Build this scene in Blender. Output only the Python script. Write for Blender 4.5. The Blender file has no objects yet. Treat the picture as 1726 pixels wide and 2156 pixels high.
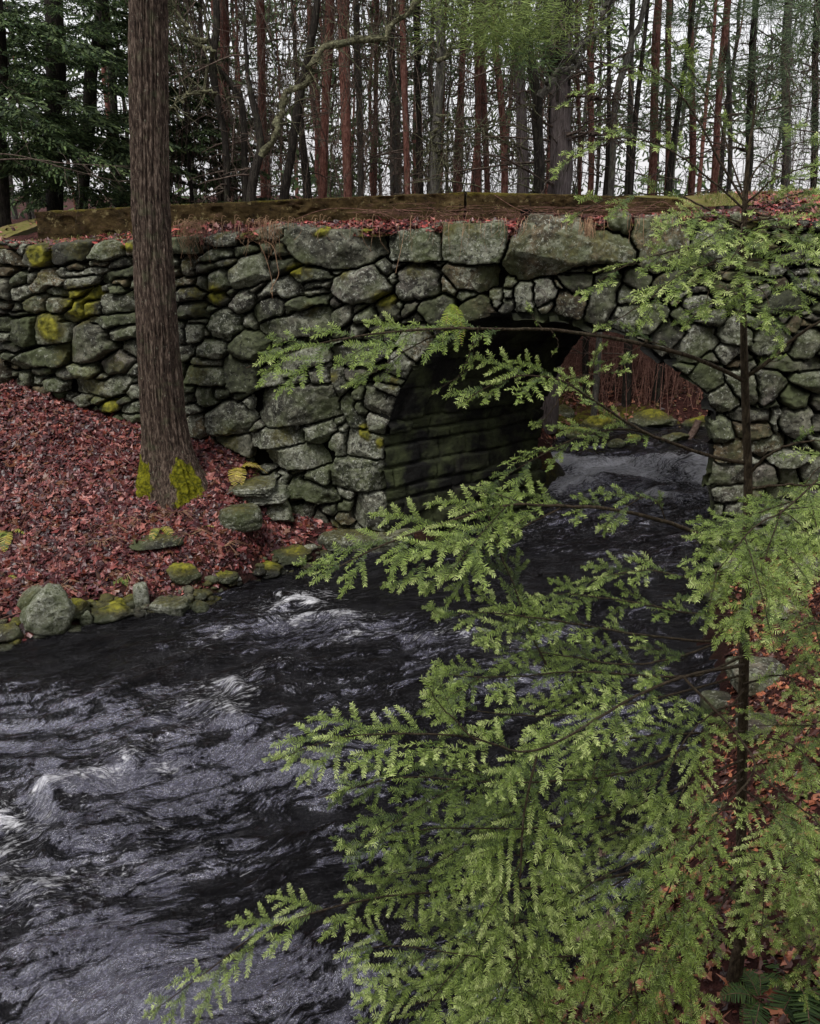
import bpy, math, random
import numpy as np
from mathutils import Vector
random.seed(7); rng = np.random.default_rng(7)
D = bpy.data; S = bpy.context.scene; COL = S.collection
# ---------------------------------------------------------------- camera frame (numbers below are in a 1726x2156 picture grid)
H = 4.4; TH = math.radians(20.7); F = 1797.0; CX, CY = 863.0, 1078.0
CAM = np.array([0, 0, H])
FW = np.array([0, math.cos(TH), -math.sin(TH)]); UP = np.array([0, math.sin(TH), math.cos(TH)]); RT = np.array([1.0, 0, 0])
def ray(px, py):
    px = np.asarray(px, float); py = np.asarray(py, float)
    return FW + ((px-CX)/F)[..., None]*RT - ((py-CY)/F)[..., None]*UP
def atY(px, py, Y):
    d = ray(px, py); return CAM + d*(np.asarray(Y, float)/d[..., 1])[..., None]
def atZ(px, py, z):
    d = ray(px, py); return CAM + d*((z-H)/d[..., 2])[..., None]
PHI = math.radians(10)
WD = np.array([math.cos(PHI), -math.sin(PHI), 0]); NC = np.array([-math.sin(PHI), -math.cos(PHI), 0])
W0 = atY(1157, 900, 10.0); W0[2] = 0
def onwall(px, py, off=0.0):                     # off = distance behind the face
    d = ray(px, py); p0 = W0 - NC*off
    t = ((p0-CAM) @ NC)/(d @ NC)
    return CAM + d*t[..., None]
def uz(px, py, off=0.0):
    p = onwall(px, py, off); return (p-W0) @ WD, p[..., 2]
def wp(u, z, off): return W0 + np.asarray(u)[..., None]*WD + np.asarray(z)[..., None]*np.array([0, 0, 1.0]) - np.asarray(off)[..., None]*NC
BV = np.array([2.15, 1.36, 0])
# ---------------------------------------------------------------- noise
def _h(ix, iy, iz, s):
    h = (ix.astype(np.int64)*374761393 + iy.astype(np.int64)*668265263 + iz.astype(np.int64)*2147483647 + s*974634777) & 0xffffffff
    h = ((h ^ (h >> 13))*1274126177) & 0xffffffff
    h = ((h ^ (h >> 16))*2246822519) & 0xffffffff
    return ((h ^ (h >> 15)) & 0xffffff)/float(0xffffff)
def vn(x, y, z=0.0, s=0):
    x, y, z = np.broadcast_arrays(np.asarray(x, float), np.asarray(y, float), np.asarray(z, float))
    ix, iy, iz = np.floor(x), np.floor(y), np.floor(z)
    fx, fy, fz = x-ix, y-iy, z-iz
    fx, fy, fz = [f*f*f*(f*(f*6-15)+10) for f in (fx, fy, fz)]
    r = 0
    for a in (0, 1):
        for b in (0, 1):
            for c in (0, 1):
                r = r + _h(ix+a, iy+b, iz+c, s)*(fx if a else 1-fx)*(fy if b else 1-fy)*(fz if c else 1-fz)
    return r*2-1
def fbm(x, y, z=0.0, o=4, s=0, g=0.5):
    r = 0; a = 1; t = 0; f = 1
    for k in range(o):
        r = r + a*vn(np.asarray(x)*f+k*17.3, np.asarray(y)*f-k*9.1, np.asarray(z)*f+k*3.7, s+k); t += a; a *= g; f *= 2.03
    return r/t
def ss(a, b, x): t = np.clip((x-a)/(b-a), 0, 1); return t*t*(3-2*t)
# ---------------------------------------------------------------- mesh helpers
def mk(name, V, Fs, mat, parent=None, smooth=True, attrs=None, link=True):
    me = D.meshes.new(name)
    V = np.asarray(V, np.float32)
    if not isinstance(Fs, list): Fs = [Fs]
    Fs = [np.asarray(f, np.int32) for f in Fs if len(f)]
    me.vertices.add(len(V)); me.vertices.foreach_set('co', V.ravel())
    nl = sum(f.size for f in Fs); npoly = sum(len(f) for f in Fs)
    me.loops.add(nl); me.polygons.add(npoly)
    me.loops.foreach_set('vertex_index', np.concatenate([f.ravel() for f in Fs]))
    st = []; o = 0
    for f in Fs:
        st.append(o+np.arange(len(f))*f.shape[1]); o += f.size
    me.polygons.foreach_set('loop_start', np.concatenate(st).astype(np.int32))
    me.update(calc_edges=True)
    me.polygons.foreach_set('use_smooth', np.full(npoly, smooth))
    for k, a in (attrs or {}).items():
        a = np.asarray(a, np.float32)
        if a.ndim == 2:
            if a.shape[1] == 3: a = np.concatenate([a, np.ones((len(a), 1), np.float32)], 1)
            t = me.attributes.new(k, 'FLOAT_COLOR', 'POINT'); t.data.foreach_set('color', a.ravel())
        else:
            t = me.attributes.new(k, 'FLOAT', 'POINT'); t.data.foreach_set('value', a)
    me.materials.append(mat); me.validate()
    o = D.objects.new(name, me)
    if link: COL.objects.link(o)
    if parent is not None:
        o.parent = parent;
        off = np.array(parent.get('_org', (0, 0, 0)), np.float32)
        me.vertices.foreach_set('co', (V-off).ravel()); o['_org'] = [float(c) for c in off]
    return o
def thing(name, label, cat, loc=(0, 0, 0), group=None):
    o = D.objects.new(name, None); COL.objects.link(o); o.location = tuple(float(c) for c in loc)
    o.empty_display_size = 0.2
    o['_org'] = [float(c) for c in loc]; o['label'] = label; o['category'] = cat
    if group: o['group'] = group
    return o
def tag(o, label, cat, group=None):
    o['label'] = label; o['category'] = cat
    if group: o['group'] = group
    return o
def struct(name, V, Fs, mat, **k):
    o = mk(name, V, Fs, mat, **k); o['kind'] = 'structure'; return o
def gridf(nu, nv, wrap=False):
    i = np.arange(nu-1)[:, None]; j = np.arange(nv if wrap else nv-1)[None, :]
    a = i*nv+j; b = i*nv+(j+1) % nv; return np.stack([a, b, b+nv, a+nv], -1).reshape(-1, 4)
class Batch:
    def __init__(s): s.V = []; s.F = {3: [], 4: []}; s.n = 0; s.A = {}
    def add(s, V, Fc, **at):
        V = np.asarray(V, float).reshape(-1, 3); Fc = np.asarray(Fc)
        s.V.append(V); s.F[Fc.shape[1]].append(Fc+s.n); s.n += len(V)
        for k, a in at.items():
            a = np.asarray(a, float)
            if a.ndim == 0: a = np.full(len(V), float(a))
            elif a.ndim == 1 and len(a) == 3 and len(V) != 3: a = np.tile(a, (len(V), 1))
            s.A.setdefault(k, []).append(a)
    def build(s, name, mat, parent=None, **k):
        if not s.n: return None
        return mk(name, np.concatenate(s.V), [np.concatenate(f) for f in s.F.values() if f], mat, parent,
                  attrs={a: np.concatenate(v) for a, v in s.A.items()}, **k)
    def tube(s, pts, rad, n=6, rough=0.0, cap=True, **at):
        P = np.asarray(pts, float); R = np.broadcast_to(np.asarray(rad, float), (len(P),))
        T = np.gradient(P, axis=0); T /= np.linalg.norm(T, axis=1)[:, None]+1e-9
        ref = np.array([0, 0, 1.0]) if abs(T[:, 2]).mean() < 0.8 else np.array([1.0, 0.1, 0])
        A = np.cross(T, ref); A /= np.linalg.norm(A, axis=1)[:, None]+1e-9; B = np.cross(T, A)
        th = np.arange(n)/n*2*math.pi
        rr = R[:, None]*np.ones(n)
        if rough: rr = rr*(1+rough*vn(P[:, None, 2]*3+5, th[None, :]*1.5, P[:, None, 0]*3))
        V = P[:, None]+(A[:, None]*np.cos(th)[None, :, None]+B[:, None]*np.sin(th)[None, :, None])*rr[..., None]
        Fc = gridf(len(P), n, True)
        s.add(V, Fc, **at)
def resample(pts, n):
    P = np.asarray(pts, float)
    if len(P) > 2:                               # Catmull-Rom
        Q = np.concatenate([[2*P[0]-P[1]], P, [2*P[-1]-P[-2]]]); out = []
        m = 12
        for i in range(1, len(Q)-2):
            t = np.arange(m)[:, None]/m
            out.append(0.5*((2*Q[i])+(-Q[i-1]+Q[i+1])*t+(2*Q[i-1]-5*Q[i]+4*Q[i+1]-Q[i+2])*t**2+(-Q[i-1]+3*Q[i]-3*Q[i+1]+Q[i+2])*t**3))
        P = np.concatenate(out+[Q[-2:-1]])
    L = np.concatenate([[0], np.cumsum(np.linalg.norm(np.diff(P[:, :3], axis=0), axis=1))])
    x = np.linspace(0, L[-1], n); return np.stack([np.interp(x, L, P[:, k]) for k in range(P.shape[1])], 1)
# ---------------------------------------------------------------- materials
class M:
    def __init__(s, name, rough=0.8, spec=0.3):
        s.m = D.materials.new(name); s.m.use_nodes = True; s.t = s.m.node_tree; s.b = s.t.nodes['Principled BSDF']
        s.b.inputs['Roughness'].default_value = rough; s.b.inputs['Specular IOR Level'].default_value = spec
    def n(s, typ, **k):
        nd = s.t.nodes.new(typ)
        for a, v in k.items():
            if a in ('op',): nd.operation = v
            elif a == 'inp':
                for kk, vv in v.items():
                    if isinstance(vv, tuple) and len(vv) == 2 and hasattr(vv[0], 'outputs'): s.t.links.new(vv[0].outputs[vv[1]], nd.inputs[kk])
                    elif hasattr(vv, 'outputs'): s.t.links.new(vv.outputs[0], nd.inputs[kk])
                    else: nd.inputs[kk].default_value = vv
            else: setattr(nd, a, v)
        return nd
    def pos(s, scale=(1, 1, 1)):
        g = s.n('ShaderNodeNewGeometry'); return s.n('ShaderNodeMapping', inp={0: (g, 'Position'), 'Scale': scale})
    def noise(s, vec, sc, det=4, ro=0.55, dist=0.0): return s.n('ShaderNodeTexNoise', inp={'Vector': vec, 'Scale': sc, 'Detail': det, 'Roughness': ro, 'Distortion': dist})
    def ramp(s, src, stops, ease='LINEAR'):
        r = s.n('ShaderNodeValToRGB', inp={0: src}); r.color_ramp.interpolation = ease
        e = r.color_ramp.elements
        while len(e) < len(stops): e.new(0.5)
        for q, (p, c) in zip(e, stops):
            q.position = p; q.color = (c, c, c, 1) if not isinstance(c, tuple) else tuple(c)+(1,)
        return r
    def mix(s, f, a, b, mode='MIX'):
        x = s.n('ShaderNodeMix', data_type='RGBA', blend_type=mode)
        for k, v in ((0, f), (6, a), (7, b)):
            if hasattr(v, 'outputs'): s.t.links.new(v.outputs[0] if v.bl_idname != 'ShaderNodeMix' else v.outputs[2], x.inputs[k])
            elif isinstance(v, tuple): x.inputs[k].default_value = v+(1,)
            else: x.inputs[k].default_value = v
        return x
    def math(s, op, a, b=0.0, c=None):
        if isinstance(a, bpy.types.ShaderNode) and a.bl_idname == 'ShaderNodeMix': pass
        x = s.n('ShaderNodeMath', op=op)
        for k, v in ((0, a), (1, b)):
            if hasattr(v, 'outputs'): s.t.links.new(v.outputs[0], x.inputs[k])
            else: x.inputs[k].default_value = v
        return x
    def attr(s, name, out='Color'): 
        a = s.n('ShaderNodeAttribute', attribute_name=name); a.attribute_type = 'GEOMETRY'
        if out == 'Fac':
            r = s.n('ShaderNodeMath', op='ADD'); s.t.links.new(a.outputs['Fac'], r.inputs[0]); r.inputs[1].default_value = 0; return r
        return a
    def col(s, c):
        if hasattr(c, 'outputs'): s.t.links.new(c.outputs[2] if c.bl_idname == 'ShaderNodeMix' else c.outputs[0], s.b.inputs['Base Color'])
        else: s.b.inputs['Base Color'].default_value = tuple(c)+(1,)
    def bump(s, h, st=0.5, dist=0.02):
        b = s.n('ShaderNodeBump', inp={'Height': h, 'Strength': st, 'Distance': dist}); s.t.links.new(b.outputs[0], s.b.inputs['Normal']); return b
    def rough(s, r): s.t.links.new(r.outputs[0], s.b.inputs['Roughness'])
def mat_attr(name, rough=0.7, spec=0.3, bscale=None, gain=None, transl=0.0):
    m = M(name, rough, spec); a = m.attr('col'); c = a
    if gain:
        v = m.pos(); nz = m.noise(v, gain[0], 4); c = m.mix(1.0, a, m.ramp(nz, [(0.3, gain[1]), (0.7, gain[2])]), 'MULTIPLY')
    m.col(c)
    if bscale: m.bump(m.noise(m.pos(), bscale, 5), 0.6, 0.01)
    if transl:
        tr = m.n('ShaderNodeBsdfTranslucent'); m.t.links.new((c.outputs[2] if c.bl_idname == 'ShaderNodeMix' else c.outputs[0]), tr.inputs[0])
        mx = m.n('ShaderNodeMixShader'); mx.inputs[0].default_value = transl
        m.t.links.new(m.b.outputs[0], mx.inputs[1]); m.t.links.new(tr.outputs[0], mx.inputs[2]); m.t.links.new(mx.outputs[0], m.t.nodes['Material Output'].inputs[0])
    return m.m
def stone_mat(name='lichen_stone', dark=False):
    m = M(name, 0.75, 0.3); v = m.pos(); a = m.attr('tint'); lic = m.attr('lich', 'Fac'); mo = m.attr('moss', 'Fac')
    g = m.ramp(m.noise(v, 5, 6, 0.65), [(0.30, (0.012, 0.012, 0.009)), (0.5, (0.056, 0.055, 0.040)), (0.70, (0.165, 0.16, 0.12))])
    base = m.mix(1.0, g, a, 'MULTIPLY')
    # broad lichen coat
    l1 = m.noise(v, 9, 8, 0.72, 0.4)
    th = m.math('ADD', l1, m.math('MULTIPLY', lic, 0.22))
    f1 = m.ramp(th, [(0.535, 0.0), (0.60, 0.75), (0.8, 0.95)])
    base = m.mix(f1, base, m.mix(m.noise(v, 14, 3), (0.125, 0.14, 0.085), (0.32, 0.32, 0.26)))
    # pale crust spots
    l2 = m.noise(v, 30, 5, 0.7, 0.3); t2 = m.math('ADD', l2, m.math('MULTIPLY', lic, 0.12))
    f2 = m.ramp(t2, [(0.585, 0.0), (0.64, 0.85)])
    base = m.mix(f2, base, (0.40, 0.41, 0.35))
    # dark pits
    f3 = m.ramp(m.noise(v, 24, 5, 0.75), [(0.40, 0.9), (0.45, 0.0)])
    base = m.mix(f3, base, (0.010, 0.010, 0.008))
    pt = m.attr('tint', 'Fac')
    # green film
    f4 = m.ramp(m.noise(v, 2.3, 5, 0.6), [(0.45, 0.0), (0.62, 0.7)])
    base = m.mix(f4, base, m.mix(m.noise(v, 20, 4), (0.03, 0.038, 0.014), (0.10, 0.12, 0.045)))
    # moss
    mn = m.math('ADD', mo, m.math('MULTIPLY', m.math('SUBTRACT', m.noise(v, 22, 5, 0.7), 0.5), 0.9))
    mf0 = m.ramp(mn, [(0.30, 0.0), (0.55, 0.85)])
    base = m.mix(mf0, base, m.mix(m.ramp(m.noise(v, 18, 5), [(0.35, 0.0), (0.65, 1.0)]), (0.030, 0.028, 0.008), (0.105, 0.095, 0.022)))
    mf = m.ramp(mn, [(0.62, 0.0), (0.85, 1.0)])
    base = m.mix(mf, base, m.mix(m.ramp(m.noise(v, 12, 5), [(0.35, 0.0), (0.65, 1.0)]), (0.050, 0.052, 0.006), (0.25, 0.235, 0.020)))
    zz_ = m.n('ShaderNodeSeparateXYZ'); gg = m.n('ShaderNodeNewGeometry'); m.t.links.new(gg.outputs['Position'], zz_.inputs[0])
    wt = m.math('ADD', m.math('MULTIPLY', m.noise(v, 3, 4), .3), m.n('ShaderNodeMath', op='ADD', inp={0: (zz_, 'Z'), 1: 0.0}))
    wf = m.ramp(wt, [(0.18, (0.32, 0.32, 0.32)), (0.36, (1.0, 1.0, 1.0))]); base = m.mix(1.0, base, wf, 'MULTIPLY')
    m.rough(m.ramp(wt, [(0.18, 0.25), (0.36, 0.75)]))
    m.col(base)
    hh = m.math('ADD', m.noise(v, 18, 8, 0.7), m.math('MULTIPLY', m.noise(v, 90, 3, 0.6), 0.35))
    m.bump(hh, 0.9, 0.03)
    return m.m
MAT = {}
MAT['stone'] = stone_mat()
def bark(name, c0, c1, c2, lich, sc=(14, 14, 2.2), moss=False):
    m = M(name, 0.9, 0.15); v = m.pos(sc); w = m.pos()
    n1 = m.noise(v, 3, 6, 0.65, 0.5)
    b = m.ramp(n1, [(0.33, c0), (0.5, c1), (0.68, c2)])
    f = m.ramp(m.noise(w, 26, 5, 0.7), [(0.62, 0.0), (0.68, 0.8)])
    b = m.mix(m.math('MULTIPLY', f, lich), b, (0.26, 0.27, 0.20))
    f = m.ramp(m.noise(w, 5, 4, 0.7), [(0.55, 0.0), (0.66, 0.7)])
    b = m.mix(m.math('MULTIPLY', f, lich*0.8), b, (0.10, 0.105, 0.06))
    if moss:
        mo = m.attr('moss', 'Fac'); mn = m.math('ADD', mo, m.math('MULTIPLY', m.math('SUBTRACT', m.noise(w, 16, 5, 0.7), 0.5), 0.8))
        b = m.mix(m.ramp(mn, [(0.45, 0.0), (0.55, 1.0)]), b, m.mix(m.ramp(m.noise(w, 30, 5), [(0.35, 0.0), (0.65, 1.0)]), (0.05, 0.055, 0.005), (0.20, 0.19, 0.010)))
    m.col(b); m.bump(m.math('ADD', n1, m.math('MULTIPLY', m.noise(w, 60, 4), 0.3)), 1.0, 0.02); return m.m
MAT['bark_front'] = bark('shaggy_bark', (0.009, 0.006, 0.005), (0.060, 0.041, 0.031), (0.21, 0.16, 0.125), 0.9, (15, 15, 3.6), True)
MAT['bark_dark'] = bark('dark_bark', (0.008, 0.007, 0.006), (0.022, 0.018, 0.015), (0.06, 0.052, 0.042), 0.45)
MAT['bark_red'] = bark('red_pine_bark', (0.050, 0.022, 0.017), (0.17, 0.072, 0.055), (0.30, 0.155, 0.125), 0.35, (9, 9, 3))
MAT['bark_grey'] = bark('grey_lichen_bark', (0.03, 0.028, 0.026), (0.085, 0.078, 0.068), (0.17, 0.16, 0.14), 1.0, (10, 10, 3))
MAT['bark_big'] = bark('furrowed_grey_bark', (0.03, 0.024, 0.024), (0.105, 0.085, 0.082), (0.19, 0.16, 0.155), 0.3, (22, 22, 2))
MAT['lichen_branch'] = bark('lichen_branch', (0.03, 0.028, 0.02), (0.09, 0.085, 0.05), (0.24, 0.24, 0.14), 1.0, (8, 8, 8))
MAT['dead_twig'] = bark('dead_twig', (0.03, 0.02, 0.016), (0.085, 0.060, 0.048), (0.17, 0.135, 0.11), 0.6, (8, 8, 8))
MAT['twig_red'] = bark('brush_twig', (0.07, 0.035, 0.028), (0.19, 0.095, 0.075), (0.34, 0.20, 0.15), 0.3, (8, 8, 8))
MAT['sap_bark'] = bark('sapling_bark', (0.022, 0.016, 0.010), (0.060, 0.044, 0.028), (0.12, 0.092, 0.06), 0.25, (30, 30, 8))
MAT['needle'] = mat_attr('hemlock_needles', 0.45, 0.4, transl=0.3)
MAT['far_needle'] = mat_attr('far_needles', 0.7, 0.2, transl=0.25)
MAT['leaf'] = mat_attr('wet_fallen_leaf', 0.42, 0.5)
MAT['grass'] = mat_attr('grass_blades', 0.6, 0.3, transl=0.2)
m = M('leaf_mould', 0.95, 0.1); v = m.pos()
b = m.ramp(m.noise(v, 22, 6, 0.7), [(0.3, (0.016, 0.007, 0.006)), (0.5, (0.055, 0.022, 0.019)), (0.7, (0.12, 0.05, 0.04))])
mo = m.attr('moss', 'Fac'); mn = m.math('ADD', mo, m.math('MULTIPLY', m.math('SUBTRACT', m.noise(v, 9, 5, 0.7), 0.5), 0.9))
b = m.mix(m.ramp(mn, [(0.45, 0.0), (0.6, 1.0)]), b, m.ramp(m.noise(v, 14, 4), [(0.35, (0.045, 0.045, 0.012)), (0.65, (0.14, 0.13, 0.02))]))
zs = m.n('ShaderNodeSeparateXYZ'); gg = m.n('ShaderNodeNewGeometry'); m.t.links.new(gg.outputs['Position'], zs.inputs[0])
wt = m.math('ADD', m.math('MULTIPLY', m.noise(v, 3, 4), .3), m.n('ShaderNodeMath', op='ADD', inp={0: (zs, 'Z'), 1: 0.0}))
b = m.mix(1.0, b, m.ramp(wt, [(0.2, (0.28, 0.30, 0.28)), (0.42, (.8, .8, .8))]), 'MULTIPLY'); m.rough(m.ramp(wt, [(0.2, 0.3), (0.42, 0.95)]))
m.col(b); m.bump(m.noise(v, 45, 6, 0.7), 1.0, 0.03); MAT['ground'] = m.m
m = M('grass_turf', 0.95, 0.1); v = m.pos()
b = m.ramp(m.noise(v, 3, 6, 0.7), [(0.35, (0.07, 0.05, 0.025)), (0.5, (0.15, 0.145, 0.04)), (0.65, (0.20, 0.13, 0.08))])
m.col(b); m.bump(m.noise(v, 30, 6, 0.7), 1.0, 0.03); MAT['turf'] = m.m
m = M('old_concrete', 0.92, 0.15); v = m.pos()
b = m.ramp(m.noise(v, 3.5, 8, 0.7), [(0.3, (0.014, 0.010, 0.004)), (0.5, (0.052, 0.034, 0.012)), (0.7, (0.115, 0.080, 0.032))])
b = m.mix(m.ramp(m.noise(m.pos((1, 1, 5)), 6, 6, 0.75), [(0.56, 0.0), (0.70, 0.8)]), b, (0.09, 0.045, 0.035))
b = m.mix(m.ramp(m.noise(v, 9, 5, 0.7), [(0.60, 0.0), (0.64, 0.8)]), b, (0.22, 0.18, 0.085))
b = m.mix(m.ramp(m.noise(v, 16, 6, 0.75), [(0.36, 0.8), (0.42, 0.0)]), b, (0.01, 0.007, 0.004))
mo = m.attr('moss', 'Fac'); mn = m.math('ADD', mo, m.math('MULTIPLY', m.math('SUBTRACT', m.noise(v, 12, 5, 0.7), 0.5), 0.9))
b = m.mix(m.ramp(mn, [(0.5, 0.0), (0.65, 0.9)]), b, (0.11, 0.09, 0.015))
m.col(b); m.bump(m.noise(v, 14, 8, 0.75), 1.0, 0.06); MAT['concrete'] = m.m
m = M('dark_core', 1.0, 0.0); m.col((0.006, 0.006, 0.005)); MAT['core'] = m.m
m = M('moss_cushion', 1.0, 0.05); v = m.pos()
m.col(m.ramp(m.noise(v, 12, 5, 0.7), [(0.3, (0.05, 0.055, 0.006)), (0.5, (0.14, 0.135, 0.010)), (0.7, (0.30, 0.28, 0.02))]))
m.bump(m.noise(v, 60, 6, 0.75), 1.0, 0.03); MAT['moss'] = m.m
m = M('dead_wood', 0.85, 0.2); v = m.pos((3, 3, 3))
m.col(m.ramp(m.noise(v, 9, 6, 0.7), [(0.3, (0.05, 0.03, 0.022)), (0.5, (0.15, 0.10, 0.08)), (0.7, (0.30, 0.23, 0.20))])); m.bump(m.noise(v, 30, 6, 0.7), 0.8, 0.02); MAT['wood'] = m.m
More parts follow.
